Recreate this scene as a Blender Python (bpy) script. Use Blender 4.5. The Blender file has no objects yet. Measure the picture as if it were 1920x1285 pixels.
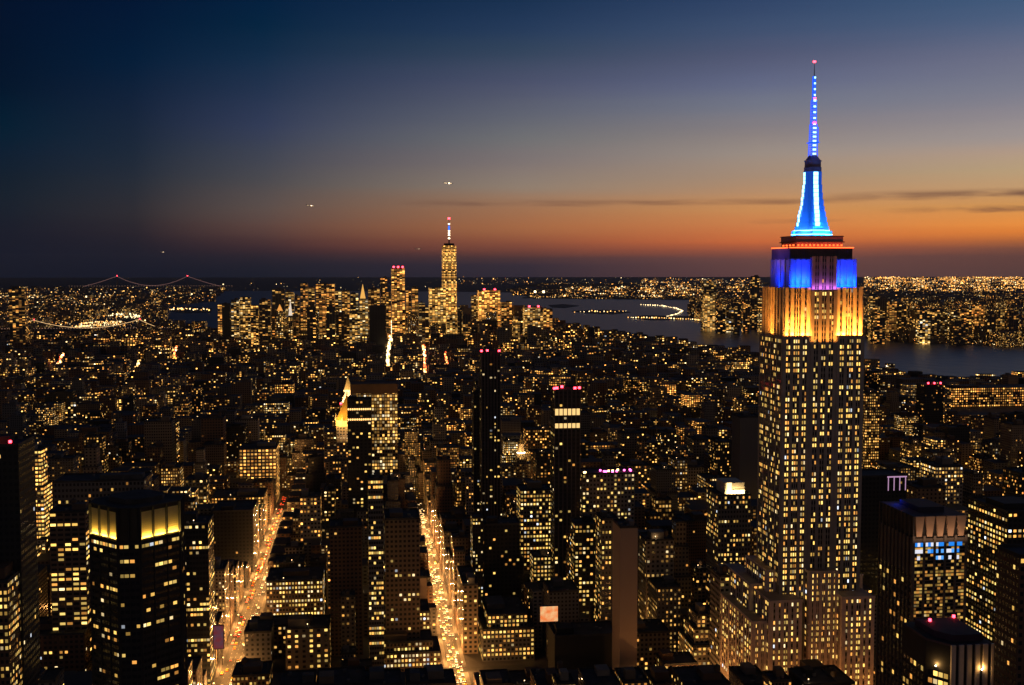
import bpy, math, random
from math import sin, cos, tan, atan, atan2, pi, radians, sqrt, floor
random.seed(7)
S = bpy.context.scene
COL = S.collection
# ------------------------------------------------------------------ camera
F, H = 2160.0, 300.0                      # focal length in pixels of the 1920 px photograph, camera height in metres
PT = atan(137.5/F); PSI = atan(280/F*cos(PT))
cd = bpy.data.cameras.new('camera'); cam = bpy.data.objects.new('camera', cd); COL.objects.link(cam)
cd.sensor_width = 36; cd.lens = 36*F/1920; cd.clip_start = 1; cd.clip_end = 200000
cam.location = (0, 0, H); cam.rotation_euler = (pi/2-PT, 0, -PSI); S.camera = cam
# ------------------------------------------------------------------ colour
def lin(c): return tuple(((v/255+.055)/1.055)**2.4 if v > 10 else v/255/12.92 for v in c)
S.view_settings.view_transform = 'Standard'; S.view_settings.look = 'None'
S.view_settings.exposure = 0; S.view_settings.gamma = 1
S.cycles.use_denoising = True
S.cycles.max_bounces = 4; S.cycles.diffuse_bounces = 2; S.cycles.glossy_bounces = 2
S.cycles.sample_clamp_indirect = 2.0; S.cycles.sample_clamp_direct = 0
S.cycles.use_light_tree = True
# ------------------------------------------------------------------ sky (dusk: the sun has set to the right)
W = bpy.data.worlds.new('World'); S.world = W; W.use_nodes = True
nt = W.node_tree; N = nt.nodes; Lk = nt.links; N.clear()
def nd(t, **k):
    n = N.new(t)
    for a, b in k.items(): setattr(n, a, b)
    return n
def mth(op, a, b=None, c=None):
    n = nd('ShaderNodeMath', operation=op)
    for i, v in enumerate((a, b, c)):
        if v is None: continue
        if isinstance(v, (int, float)): n.inputs[i].default_value = v
        else: Lk.new(v, n.inputs[i])
    return n.outputs[0]
tc = nd('ShaderNodeTexCoord'); sp = nd('ShaderNodeSeparateXYZ'); Lk.new(tc.outputs['Generated'], sp.inputs[0])
elev = mth('MULTIPLY', mth('ARCSINE', sp.outputs[2]), 180/pi)
azim = mth('MULTIPLY', mth('ARCTAN2', sp.outputs[0], sp.outputs[1]), 180/pi)
cmb = nd('ShaderNodeCombineXYZ'); Lk.new(mth('MULTIPLY', azim, .05), cmb.inputs[0]); Lk.new(mth('MULTIPLY', elev, 1.5), cmb.inputs[1])
nz = nd('ShaderNodeTexNoise'); nz.inputs['Scale'].default_value = 1.0; nz.inputs['Detail'].default_value = 4
Lk.new(cmb.outputs[0], nz.inputs['Vector'])
elev2 = mth('ADD', elev, mth('MULTIPLY', mth('SUBTRACT', nz.outputs[0], .5), .45))
def e_of(y, x):
    r = sqrt(F*F+(x-960)**2); return math.degrees(atan((505-y)/r))
SKY = {
 20: [(0,0,16,42),(100,0,18,42),(165,0,20,43),(215,0,27,48),(250,2,30,50),(290,10,30,50),(330,16,31,46),(380,21,31,43),(430,23,27,40),(480,19,23,37),(520,15,20,34)],
 255: [(0,0,20,50),(120,0,28,56),(200,15,33,58),(290,26,40,58),(350,36,42,53),(400,44,42,48),(440,37,33,42),(480,24,26,39),(520,16,20,35)],
 500: [(0,0,30,62),(60,2,36,64),(120,18,44,72),(170,33,50,78),(240,50,60,88),(290,62,68,84),(340,76,75,80),(390,90,77,73),(430,92,66,60),(460,66,44,48),(490,32,31,43),(520,20,25,38)],
 980: [(0,20,46,78),(60,36,58,90),(100,50,68,92),(160,76,82,108),(220,96,100,114),(265,114,114,116),(300,126,116,116),(350,140,124,110),(385,156,114,84),(430,165,103,66),(462,138,76,58),(482,82,55,55),(497,56,46,57),(520,46,40,52)],
 1420: [(0,45,66,102),(60,62,80,112),(110,82,88,116),(160,98,105,134),(200,116,120,136),(250,138,129,130),(290,158,144,134),(340,172,142,117),(390,200,140,85),(430,206,122,70),(460,205,102,57),(474,150,84,66),(485,112,74,70),(520,98,66,65)],
 1900: [(0,62,88,122),(50,78,96,128),(110,106,110,134),(170,122,124,141),(210,139,134,143),(260,161,150,147),(290,180,155,136),(320,186,160,125),(350,188,150,110),(385,205,145,82),(415,232,144,66),(440,220,122,52),(458,150,88,60),(472,114,74,66),(520,90,64,62)]}
def ramp(rows, x):
    n = nd('ShaderNodeValToRGB'); cr = n.color_ramp
    pts = [(e_of(y, x), tuple(v*(1.10 if 340 < y < 475 else 1.16 if y >= 475 else 1) for v in lin((r, g, b)))) for y, r, g, b in rows]
    top = pts[0][1]
    pts += [(30, tuple(v*.55 for v in top)), (90, tuple(v*.3 for v in top)), (-10, tuple(v*.4 for v in pts[-1][1]))]
    pts.sort()
    pos = [(p+10)/100 for p, c in pts]
    while len(cr.elements) < len(pts): cr.elements.new(.5)
    for i, (p, (q, c)) in enumerate(zip(pos, pts)):
        cr.elements[i].position = p
    for i, (p, (q, c)) in enumerate(zip(pos, pts)):
        cr.elements[i].position = p; cr.elements[i].color = (*c, 1)
    Lk.new(mth('DIVIDE', mth('ADD', elev2, 10.0), 100.0), n.inputs[0])
    return n.outputs[0]
def mixc(f, a, b):
    n = nd('ShaderNodeMix', data_type='RGBA'); Lk.new(f, n.inputs[0])
    for s, v in ((6, a), (7, b)):
        if isinstance(v, tuple): n.inputs[s].default_value = (*v, 1)
        else: Lk.new(v, n.inputs[s])
    return n.outputs[2]
def sstep(v, a, b, t='LINEAR'):
    n = nd('ShaderNodeMapRange', interpolation_type=t); n.clamp = True
    Lk.new(v, n.inputs[0]); n.inputs[1].default_value = a; n.inputs[2].default_value = b
    return n.outputs[0]
az = lambda x: math.degrees(PSI)+math.degrees(atan((x-960)/F))
xs = sorted(SKY); cur = ramp(SKY[20], 20); dark = cur
for a, b in zip(xs, xs[1:]): cur = mixc(sstep(azim, az(a), az(b)), cur, ramp(SKY[b], b))
absaz = mth('ABSOLUTE', azim)
cur = mixc(sstep(absaz, 50, 105), cur, dark)
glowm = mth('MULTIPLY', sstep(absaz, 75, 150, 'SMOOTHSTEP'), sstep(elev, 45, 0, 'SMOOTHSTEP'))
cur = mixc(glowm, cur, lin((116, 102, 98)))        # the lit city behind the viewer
# thin dark cloud streaks low in the west
def streak(y, th, a0, a1, amt, src, f=1.0):
    c = e_of(y, 1500)
    cc = nd('ShaderNodeCombineXYZ'); Lk.new(mth('MULTIPLY', azim, .22*f), cc.inputs[0]); Lk.new(mth('MULTIPLY', elev, 2.2), cc.inputs[1]); cc.inputs[2].default_value = y
    q = nd('ShaderNodeTexNoise'); q.inputs['Scale'].default_value = 1; q.inputs['Detail'].default_value = 5; Lk.new(cc.outputs[0], q.inputs['Vector'])
    d = mth('ABSOLUTE', mth('ADD', mth('SUBTRACT', elev, c), mth('MULTIPLY', mth('SUBTRACT', q.outputs[0], .5), .35)))
    m = mth('MULTIPLY', sstep(d, th, th*.1, 'SMOOTHSTEP'), mth('MULTIPLY', sstep(azim, a0, a0+4), sstep(azim, a1+3, a1)))
    m = mth('MULTIPLY', m, mth('MULTIPLY', sstep(q.outputs[0], .3, .62), amt))
    return mixc(m, src, lin((98, 66, 62)))
cur = streak(378, .22, az(700), az(1520), .5, cur)
cur = streak(371, .30, az(1520), 60, .85, cur, 1.3)
cur = streak(398, .20, az(1640), 60, .75, cur, 1.7)
cur = streak(415, .15, az(1380), az(1480), .5, cur, 2)
sky_phys = nd('ShaderNodeTexSky', sky_type='NISHITA'); sky_phys.sun_disc = False; sky_phys.sun_elevation = radians(-4); sky_phys.sun_rotation = radians(50)
addn = nd('ShaderNodeMix', data_type='RGBA', blend_type='ADD'); addn.inputs[0].default_value = .02
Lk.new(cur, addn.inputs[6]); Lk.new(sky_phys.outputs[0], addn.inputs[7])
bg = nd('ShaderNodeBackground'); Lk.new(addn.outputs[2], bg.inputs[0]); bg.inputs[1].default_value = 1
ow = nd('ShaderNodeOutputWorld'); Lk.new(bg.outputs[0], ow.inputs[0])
sd = bpy.data.lights.new('sun', 'SUN'); sd.energy = .03; sd.angle = radians(12); sd.color = (1, .55, .3)
so = bpy.data.objects.new('sun', sd); COL.objects.link(so); so.rotation_euler = (radians(86), 0, radians(-50)+pi)
so.location = (500, -100, 800)
# ------------------------------------------------------------------ pixel <-> world, for measuring places off the photograph
fw = (sin(PSI)*cos(PT), cos(PSI)*cos(PT), -sin(PT)); rt = (cos(PSI), -sin(PSI), 0)
up = (rt[1]*fw[2]-rt[2]*fw[1], rt[2]*fw[0]-rt[0]*fw[2], rt[0]*fw[1]-rt[1]*fw[0])
def ray(px, py):
    a, b = (px-960)/F, (642.5-py)/F
    return [fw[i]+rt[i]*a+up[i]*b for i in range(3)]
def atY(px, py, Y): r = ray(px, py); t = Y/r[1]; return r[0]*t, H+r[2]*t
def atX(px, py, X): r = ray(px, py); t = X/r[0]; return r[1]*t, H+r[2]*t
def gnd(px, py, z=0): r = ray(px, py); t = (z-H)/r[2]; return r[0]*t, r[1]*t
def proj(x, y, z):
    v = (x, y, z-H); d = max(1e-3, sum(v[i]*fw[i] for i in range(3)))
    return 960+F*sum(v[i]*rt[i] for i in range(3))/d, 642.5-F*sum(v[i]*up[i] for i in range(3))/d
# ------------------------------------------------------------------ materials
def mat(name): 
    m = bpy.data.materials.new(name); m.use_nodes = True; return m
def simple(name, col, rough=.7, metal=0, emit=None, es=0, noise=0, scale=.3):
    m = mat(name); t = m.node_tree; b = t.nodes['Principled BSDF']
    b.inputs['Base Color'].default_value = (*col, 1); b.inputs['Roughness'].default_value = rough; b.inputs['Metallic'].default_value = metal
    if noise:
        tcn = t.nodes.new('ShaderNodeTexCoord'); n = t.nodes.new('ShaderNodeTexNoise'); n.inputs['Scale'].default_value = scale; n.inputs['Detail'].default_value = 5
        t.links.new(tcn.outputs['Object'], n.inputs['Vector'])
        r = t.nodes.new('ShaderNodeValToRGB'); r.color_ramp.elements[0].position = .3; r.color_ramp.elements[1].position = .7
        r.color_ramp.elements[0].color = (*[c*(1-noise) for c in col], 1); r.color_ramp.elements[1].color = (*[min(1, c*(1+noise)) for c in col], 1)
        t.links.new(n.outputs[0], r.inputs[0]); t.links.new(r.outputs[0], b.inputs['Base Color'])
    if emit:
        b.inputs['Emission Color'].default_value = (*emit, 1); b.inputs['Emission Strength'].default_value = es
        m.cycles.emission_sampling = 'NONE'
    return m
def facade_mat():
    m = mat('facade'); t = m.node_tree; L = t.links; b = t.nodes['Principled BSDF']
    def nn(ty, **k):
        n = t.nodes.new(ty)
        for a, v in k.items(): setattr(n, a, v)
        return n
    def mm(op, a, b2=None, c=None):
        n = nn('ShaderNodeMath', operation=op)
        for i, v in enumerate((a, b2, c)):
            if v is None: continue
            if isinstance(v, (int, float)): n.inputs[i].default_value = v
            else: L.new(v, n.inputs[i])
        return n.outputs[0]
    uv = nn('ShaderNodeUVMap'); uv.uv_map = 'UVMap'
    s = nn('ShaderNodeSeparateXYZ'); L.new(uv.outputs[0], s.inputs[0])
    wp = nn('ShaderNodeAttribute', attribute_name='wp'); w3 = nn('ShaderNodeSeparateColor'); L.new(wp.outputs['Color'], w3.inputs[0])
    lit, seed, ww, bri = w3.outputs[0], w3.outputs[1], w3.outputs[2], wp.outputs['Alpha']
    wc = nn('ShaderNodeAttribute', attribute_name='wc'); row = wc.outputs['Alpha']
    fu, fv = mm('FLOOR', s.outputs[0]), mm('FLOOR', s.outputs[1])
    c1 = nn('ShaderNodeCombineXYZ'); L.new(fu, c1.inputs[0]); L.new(fv, c1.inputs[1]); L.new(mm('MULTIPLY', seed, 777.0), c1.inputs[2])
    n1 = nn('ShaderNodeTexWhiteNoise', noise_dimensions='3D'); L.new(c1.outputs[0], n1.inputs['Vector'])
    sc = nn('ShaderNodeSeparateColor'); L.new(n1.outputs['Color'], sc.inputs[0])
    c2 = nn('ShaderNodeCombineXYZ'); L.new(fv, c2.inputs[1]); L.new(mm('MULTIPLY', seed, 555.0), c2.inputs[2])
    n2 = nn('ShaderNodeTexWhiteNoise', noise_dimensions='3D'); L.new(c2.outputs[0], n2.inputs['Vector'])
    # clusters of lit rooms along a floor
    c3 = nn('ShaderNodeCombineXYZ'); L.new(mm('FLOOR', mm('DIVIDE', s.outputs[0], 4.0)), c3.inputs[0]); L.new(fv, c3.inputs[1]); L.new(mm('MULTIPLY', seed, 333.0), c3.inputs[2])
    n3 = nn('ShaderNodeTexWhiteNoise', noise_dimensions='3D'); L.new(c3.outputs[0], n3.inputs['Vector'])
    rowv = mm('ADD', mm('MULTIPLY', mm('POWER', n2.outputs[0], 2.0), 2.0), mm('MULTIPLY', n3.outputs[0], .9))    # mean about 1.1
    fac = mm('ADD', mm('MULTIPLY', rowv, row), mm('SUBTRACT', 1.0, row))
    on = mm('LESS_THAN', sc.outputs[0], mm('MULTIPLY', lit, fac))
    du = mm('ABSOLUTE', mm('SUBTRACT', mm('FRACT', s.outputs[0]), .5)); dv = mm('ABSOLUTE', mm('SUBTRACT', mm('FRACT', s.outputs[1]), .5))
    win = mm('MULTIPLY', mm('LESS_THAN', du, mm('MULTIPLY', ww, .5)), mm('LESS_THAN', dv, mm('MAXIMUM', .25, mm('MULTIPLY', ww, .44))))
    notr = nn('ShaderNodeNewGeometry'); nz_ = nn('ShaderNodeSeparateXYZ'); L.new(notr.outputs['Normal'], nz_.inputs[0])
    win = mm('MULTIPLY', win, mm('LESS_THAN', mm('ABSOLUTE', nz_.outputs[2]), .7))
    onw = mm('MULTIPLY', on, win)
    st = mm('MULTIPLY', onw, mm('MULTIPLY', bri, mm('ADD', .12, mm('MULTIPLY', mm('POWER', sc.outputs[1], 3.0), 1.75))))
    cr = nn('ShaderNodeValToRGB'); e = cr.color_ramp.elements
    e[0].position = 0; e[0].color = (1, .30, .05, 1); e[1].position = 1; e[1].color = (.75, .85, 1, 1)
    for p, c in ((.3, (1, .42, .075, 1)), (.75, (1, .56, .13, 1)), (.94, (1, .78, .42, 1))): x = e.new(p); x.color = c
    L.new(mm('ADD', mm('MULTIPLY', sc.outputs[2], .55), mm('MULTIPLY', mm('FRACT', mm('MULTIPLY', seed, 91.7)), .46)), cr.inputs[0])
    mx = nn('ShaderNodeMix', data_type='RGBA'); L.new(win, mx.inputs[0]); L.new(wc.outputs['Color'], mx.inputs[6]); mx.inputs[7].default_value = (.02, .024, .03, 1)
    L.new(mx.outputs[2], b.inputs['Base Color'])
    L.new(mm('SUBTRACT', .85, mm('MULTIPLY', win, .65)), b.inputs['Roughness'])
    L.new(cr.outputs[0], b.inputs['Emission Color']); L.new(st, b.inputs['Emission Strength'])
    m.cycles.emission_sampling = 'NONE'; return m
def attr_mat(name, kind):
    m = mat(name); t = m.node_tree; b = t.nodes['Principled BSDF']; a = t.nodes.new('ShaderNodeAttribute'); a.attribute_name = 'wc'
    if kind == 'glow':
        t.links.new(a.outputs['Color'], b.inputs['Emission Color']); b.inputs['Emission Strength'].default_value = 1
        b.inputs['Base Color'].default_value = (.02, .024, .03, 1); b.inputs['Roughness'].default_value = .15; m.cycles.emission_sampling = 'NONE'
    else:
        n = t.nodes.new('ShaderNodeTexNoise'); n.inputs['Scale'].default_value = .15; n.inputs['Detail'].default_value = 6
        tcn = t.nodes.new('ShaderNodeTexCoord'); t.links.new(tcn.outputs['Object'], n.inputs['Vector'])
        mp = t.nodes.new('ShaderNodeMapRange'); t.links.new(n.outputs[0], mp.inputs[0]); mp.inputs[1].default_value = .3; mp.inputs[2].default_value = .7; mp.inputs[3].default_value = .8; mp.inputs[4].default_value = 1.15
        v = t.nodes.new('ShaderNodeVectorMath'); v.operation = 'SCALE'; t.links.new(a.outputs['Color'], v.inputs[0]); t.links.new(mp.outputs[0], v.inputs[3])
        t.links.new(v.outputs[0], b.inputs['Base Color']); b.inputs['Roughness'].default_value = .8
    return m
FAC = facade_mat(); GLOW = attr_mat('window_glow', 'glow'); STONE = attr_mat('stone', 'stone')
ROOF = simple('roof_tar', (.035, .036, .04), .9, noise=.5, scale=.12)
DARK = simple('dark_metal', (.03, .03, .035), .5, .6)
ASPH = simple('asphalt', (.055, .053, .05), .75, noise=.25, scale=.4)
GRND = simple('city_ground', (.075, .07, .07), .9, noise=.4, scale=.01)
PAVE = simple('pavement', (.18, .17, .16), .8, noise=.2, scale=.5)
PAINT = simple('road_paint', (.7, .7, .66), .6)
GOLD = simple('gold_leaf', (.75, .48, .12), .45, .3, noise=.12, scale=.8)
REDL = simple('red_light', (.2, .0, .0), .4, 0, (1, .03, .05), 14)
WHTL = simple('white_light', (.5, .5, .5), .4, 0, (1, .8, .5), 9)
AMBL = simple('amber_light', (.5, .4, .2), .4, 0, (1, .55, .18), 9)
AMB2 = simple('soft_amber_light', (.5, .4, .2), .4, 0, (1, .55, .18), 2.2)
HEAD = simple('headlight_glass', (.8, .8, .8), .2, 0, (1, .66, .3), 7)
TAIL = simple('taillight_glass', (.5, .02, .02), .2, 0, (1, .05, .015), 7)
BLUG = simple('blue_glass', (.02, .1, .5), .3, 0, (.0, .12, 1), 2.2)
CYAN = simple('cyan_glass', (.3, .7, .9), .3, 0, (.35, .85, 1), 3.0)
ORNG = simple('orange_red_light', (.6, .1, .02), .3, 0, (1, .11, .02), 4)
WATER = mat('water'); _t = WATER.node_tree; _b = _t.nodes['Principled BSDF']
_b.inputs['Base Color'].default_value = (.018, .045, .085, 1); _b.inputs['Roughness'].default_value = .34; _b.inputs['Specular IOR Level'].default_value = .3; _b.inputs['IOR'].default_value = 1.33
_n = _t.nodes.new('ShaderNodeTexNoise'); _n.inputs['Scale'].default_value = .02; _n.inputs['Detail'].default_value = 6
_m = _t.nodes.new('ShaderNodeMapping'); _m.inputs['Scale'].default_value = (1, .5, 1); _c = _t.nodes.new('ShaderNodeTexCoord')
_t.links.new(_c.outputs['Object'], _m.inputs[0]); _t.links.new(_m.outputs[0], _n.inputs['Vector'])
_bp = _t.nodes.new('ShaderNodeBump'); _bp.inputs['Strength'].default_value = .6; _bp.inputs['Distance'].default_value = 8; _t.links.new(_n.outputs[0], _bp.inputs['Height']); _t.links.new(_bp.outputs[0], _b.inputs['Normal'])
# ------------------------------------------------------------------ mesh builder
def wloc(p):
    x = [0.0, 0.0, 0.0]
    while p is not None:
        x = [x[i]+p.location[i] for i in range(3)]; p = p.parent
    return x
class MB:
    def __init__(s): s.v = []; s.f = []; s.uv = []; s.wp = []; s.wc = []; s.mi = []
    def face(s, pts, uv=None, wp=(0, 0, 0, 0), wc=(.1, .1, .1, 0), mi=0):
        k = len(s.v); s.v += [tuple(p) for p in pts]; s.f.append(tuple(range(k, k+len(pts))))
        s.uv.append(uv or [(0, 0)]*len(pts)); s.wp.append(wp); s.wc.append(wc if len(wc) == 4 else (*wc, 0)); s.mi.append(mi)
    def wall(s, a, b, z0, z1, cw=4, fh=3.7, wp=(0, 0, 0, 0), wc=(.1, .1, .1, 0), mi=0, a2=None, b2=None):
        w = math.hypot(b[0]-a[0], b[1]-a[1]); nc = max(1, round(w/cw)); nr = max(1, round((z1-z0)/fh))
        o = random.randint(0, 50); a2 = a2 or a; b2 = b2 or b
        s.face([(a[0], a[1], z0), (b[0], b[1], z0), (b2[0], b2[1], z1), (a2[0], a2[1], z1)], [(o, o), (o+nc, o), (o+nc, o+nr), (o, o+nr)], wp, wc, mi)
    def prism(s, poly, z0, z1, cw=4, fh=3.7, wp=(0, 0, 0, 0), wc=(.1, .1, .1, 0), mi=0, top=None, cap=True, capmi=None, capc=(.04, .04, .045), bottom=False):
        t = top or poly; n = len(poly)
        for i in range(n): s.wall(poly[i], poly[(i+1) % n], z0, z1, cw, fh, wp, wc, mi, t[i], t[(i+1) % n])
        if cap: s.face([(p[0], p[1], z1) for p in t], None, (0, 0, 0, 0), (*capc, 0), mi if capmi is None else capmi)
        if bottom: s.face([(p[0], p[1], z0) for p in reversed(poly)], None, (0, 0, 0, 0), (*capc, 0), mi if capmi is None else capmi)
    def box(s, x0, x1, y0, y1, z0, z1, wc=(.1, .1, .1, 0), mi=0, **k):
        s.prism([(x0, y0), (x1, y0), (x1, y1), (x0, y1)], z0, z1, wc=wc, mi=mi, capc=wc[:3], bottom=True, **k)
    def ngon(s, cx, cy, r, n, z0, z1, r2=None, wc=(.1, .1, .1, 0), mi=0, ph=0):
        P = lambda q: [(cx+q*cos(ph+2*pi*i/n), cy+q*sin(ph+2*pi*i/n)) for i in range(n)]
        s.prism(P(r), z0, z1, wc=wc, mi=mi, top=P(max(r2, .001)) if r2 is not None else None, capc=wc[:3], bottom=True)
    def tube(s, a, b, r, wc=(.1, .1, .1, 0), n=6):
        d = [b[i]-a[i] for i in range(3)]; l = sqrt(sum(q*q for q in d)) or 1; d = [q/l for q in d]
        h = (0, 0, 1) if abs(d[2]) < .9 else (1, 0, 0)
        u = [d[1]*h[2]-d[2]*h[1], d[2]*h[0]-d[0]*h[2], d[0]*h[1]-d[1]*h[0]]; lu = sqrt(sum(q*q for q in u)); u = [q/lu for q in u]
        w = [d[1]*u[2]-d[2]*u[1], d[2]*u[0]-d[0]*u[2], d[0]*u[1]-d[1]*u[0]]
        R = [[p[i]+r*(cos(2*pi*k/n)*u[i]+sin(2*pi*k/n)*w[i]) for i in range(3)] for p in (a, b) for k in range(n)]
        for k in range(n): s.face([R[k], R[(k+1) % n], R[n+(k+1) % n], R[n+k]], wc=wc)
        s.face(R[:n], wc=wc); s.face(R[n:], wc=wc)
    def build(s, name, mats, parent=None, smooth=False):
        if not s.f: return None
        o = wloc(parent)
        if not isinstance(mats, (list, tuple)): mats = [mats]
        me = bpy.data.meshes.new(name)
        me.from_pydata([(x-o[0], y-o[1], z-o[2]) for x, y, z in s.v], [], s.f)
        ul = me.uv_layers.new(name='UVMap'); flat = [c for f in s.uv for p in f for c in p]; ul.data.foreach_set('uv', flat)
        for nme, dat in (('wp', s.wp), ('wc', s.wc)):
            at = me.attributes.new(nme, 'FLOAT_COLOR', 'FACE'); at.data.foreach_set('color', [c for q in dat for c in q])
        for m in mats: me.materials.append(m)
        if len(mats) > 1: me.polygons.foreach_set('material_index', s.mi)
        me.update(); ob = bpy.data.objects.new(name, me); COL.objects.link(ob)
        if parent: ob.parent = parent
        return ob
def tag(o, label=None, cat=None, group=None, kind=None):
    if label: o['label'] = label
    if cat: o['category'] = cat
    if group: o['group'] = group
    if kind: o['kind'] = kind
    return o
def thing(name, loc, label, cat, group=None):
    o = bpy.data.objects.new(name, None); COL.objects.link(o); o.location = loc; o.empty_display_size = 1
    return tag(o, label, cat, group)
def area(name, loc, direction, sx, sy, power, color, parent=None, spread=pi):
    d = bpy.data.lights.new(name, 'AREA'); d.shape = 'RECTANGLE'; d.size = sx; d.size_y = sy; d.energy = power; d.color = color; d.spread = spread
    o = bpy.data.objects.new(name, d); COL.objects.link(o)
    from mathutils import Vector
    q = Vector(direction).to_track_quat('-Z', 'Y'); o.rotation_mode = 'QUATERNION'; o.rotation_quaternion = q
    pl = parent.location if parent else Vector((0, 0, 0))
    o.location = Vector(loc)-Vector(pl); o.parent = parent; return o
def point(name, loc, power, color, r=.3, parent=None):
    d = bpy.data.lights.new(name, 'POINT'); d.energy = power; d.color = color; d.shadow_soft_size = r
    o = bpy.data.objects.new(name, d); COL.objects.link(o); pl = parent.location if parent else (0, 0, 0)
    o.location = (loc[0]-pl[0], loc[1]-pl[1], loc[2]-pl[2]); o.parent = parent; return o
WARM = [(1, .42, .08), (1, .57, .12), (1, .66, .17), (1, .74, .36), (.8, .88, 1)]
def glow(rnd, k=1.0, w=(3, 5, 4, 1.6, .25)):
    c = rnd.choices(WARM, w)[0]; s = k*(.25+1.35*rnd.random()**1.6); return (c[0]*s, c[1]*s, c[2]*s, 1)
# windows of one building as real panes: the 100 largest are parts of their own, the rest one part
class Panes:
    def __init__(s, parent, seed): s.q = []; s.p = parent; s.r = random.Random(seed); s.w = s.r.choices(((3, 5, 4, 1.6, .25), (5, 5, 2, .6, .05), (1, 2, 4, 4, .8)), (5, 3, 2))[0]
    def grid(s, a, ud, cols, zs, w, h, prob=.5, rowmix=.6, bright=1.2, off=.05, allrow=()):
        """a: corner on the wall, ud: unit direction along the wall (outward normal is ud turned -90 degrees), cols: centres along ud"""
        nx, ny = ud[1], -ud[0]
        for i, z in enumerate(zs):
            rp = s.r.random()**2*2.2; cl = 1
            p = prob*(rowmix*rp+(1-rowmix)); p = 1 if i in allrow else p
            for j, u in enumerate(cols):
                if j % 4 == 0: cl = .5+s.r.random()
                on = s.r.random() < p*cl
                c = glow(s.r, bright, s.w) if on else (.0, .0, .0, 1)
                x0, y0 = a[0]+ud[0]*(u-w/2)+nx*off, a[1]+ud[1]*(u-w/2)+ny*off
                x1, y1 = a[0]+ud[0]*(u+w/2)+nx*off, a[1]+ud[1]*(u+w/2)+ny*off
                s.q.append(([(x0, y0, z), (x1, y1, z), (x1, y1, z+h), (x0, y0, z+h)], c, (c[0] > 0)))
    def finish(s, n=100):
        vis = sorted(s.q, key=lambda q: (not q[2], min(p[0]**2+p[1]**2+(p[2]-H)**2 for p in q[0])))
        for q in vis[:n]:
            m = MB(); m.face(q[0], wc=q[1]); m.build('window', GLOW, s.p)
        if vis[n:]:
            m = MB()
            for q in vis[n:]: m.face(q[0], wc=q[1])
            tag(m.build('window', GLOW, s.p), kind='stuff')
# ------------------------------------------------------------------ ground, water, roads
def struct(o, kind='structure'): o['kind'] = kind; return o
m = MB(); m.face([(-45000, -3000, 0), (60000, -3000, 0), (60000, 43000, 0), (-45000, 43000, 0)]); struct(m.build('ground', GRND))
WPX = [(300,617),(420,627),(700,626),(1040,629),(1150,634),(1290,656),(1420,668),(1620,692),(1750,714),(1990,719),(1990,655),(1700,643),(1620,632),(1425,617),(1345,607),(1303,603),(1296,590),(1300,563),(1000,560),(960,549),(800,547),(560,546),(415,546),(402,566),(300,574),(312,590)]
WG = [gnd(*p) for p in WPX]
def inpoly(x, y, P):
    c = False; j = len(P)-1
    for i in range(len(P)):
        if (P[i][1] > y) != (P[j][1] > y) and x < (P[j][0]-P[i][0])*(y-P[i][1])/(P[j][1]-P[i][1])+P[i][0]: c = not c
        j = i
    return c
m = MB(); m.face([(x, y, .5) for x, y in WG]); struct(m.build('harbour_water', WATER))
BPX = [(95,575),(250,566),(262,573),(180,580),(100,582)]
m = MB(); m.face([(*gnd(*p), .5) for p in BPX]); struct(m.build('inlet_water', WATER))
def island(name, pts, lab=None):
    m = MB(); g = [gnd(*p) for p in pts]; m.prism(g, .3, 3, mi=0); struct(m.build(name, GRND))
island('island_ground', [(318,578),(352,576),(398,579),(396,586),(350,588),(322,585)])
island('island_ground', [(1028,573),(1055,571),(1086,574),(1060,578),(1035,577)])
island('island_ground', [(1072,584),(1110,582),(1150,582),(1182,586),(1150,590),(1100,588)])
island('peninsula_ground', [(1176,596),(1210,592),(1290,594),(1300,600),(1220,601)])
AVE = {'first': -790, 'second': -590, 'third': -385, 'lex': -245, 'park': -100, 'madison': 67, 'fifth': 213, 'sixth': 490, 'seventh': 770, 'eighth': 1050, 'ninth': 1330, 'tenth': 1610, 'eleventh': 1890}
def road(name, x, y0, y1, w, z=.004, x1=None, marks=True):
    x1 = x if x1 is None else x1
    m = MB(); m.face([(x-w/2, y0, z), (x+w/2, y0, z), (x1+w/2, y1, z), (x1-w/2, y1, z)]); struct(m.build(name, ASPH))
    if marks:
        m = MB(); y = y0
        while y < min(y1, 1900):
            xx = x+(x1-x)*(y-y0)/(y1-y0)
            for q in (-w*.25, 0, w*.25): m.face([(xx+q-.1, y, z+.004), (xx+q+.1, y, z+.004), (xx+q+.1, y+3, z+.004), (xx+q-.1, y+3, z+.004)])
            y += 9
        struct(m.build('lane_markings', PAINT))
road('park_avenue', -100, 300, 1560, 16); road('madison_avenue', 67, 300, 1500, 11)
m = MB()
for nm, x in AVE.items():
    if nm in ('park', 'madison'): continue
    m.face([(x-9, 300, .004), (x+9, 300, .004), (x+9, 5200, .004), (x-9, 5200, .004)])
struct(m.build('avenue_roads', ASPH))
m = MB()
CST = [40+80.5*k for k in range(2, 58)]
for y in CST: m.face([(-1500, y-5, .008), (2400, y-5, .008), (2400, y+5, .008), (-1500, y+5, .008)])
struct(m.build('cross_street_roads', ASPH))
m = MB()
for x, w in ((-100, 16), (67, 11)):
    for sgn in (-1, 1):
        a, b = sorted((x+sgn*w/2, x+sgn*(w/2+3)))
        for y in CST[:22]: m.box(a, b, y+6, y+80.5-6, 0, .14)
struct(m.build('pavements', PAVE))
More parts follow.
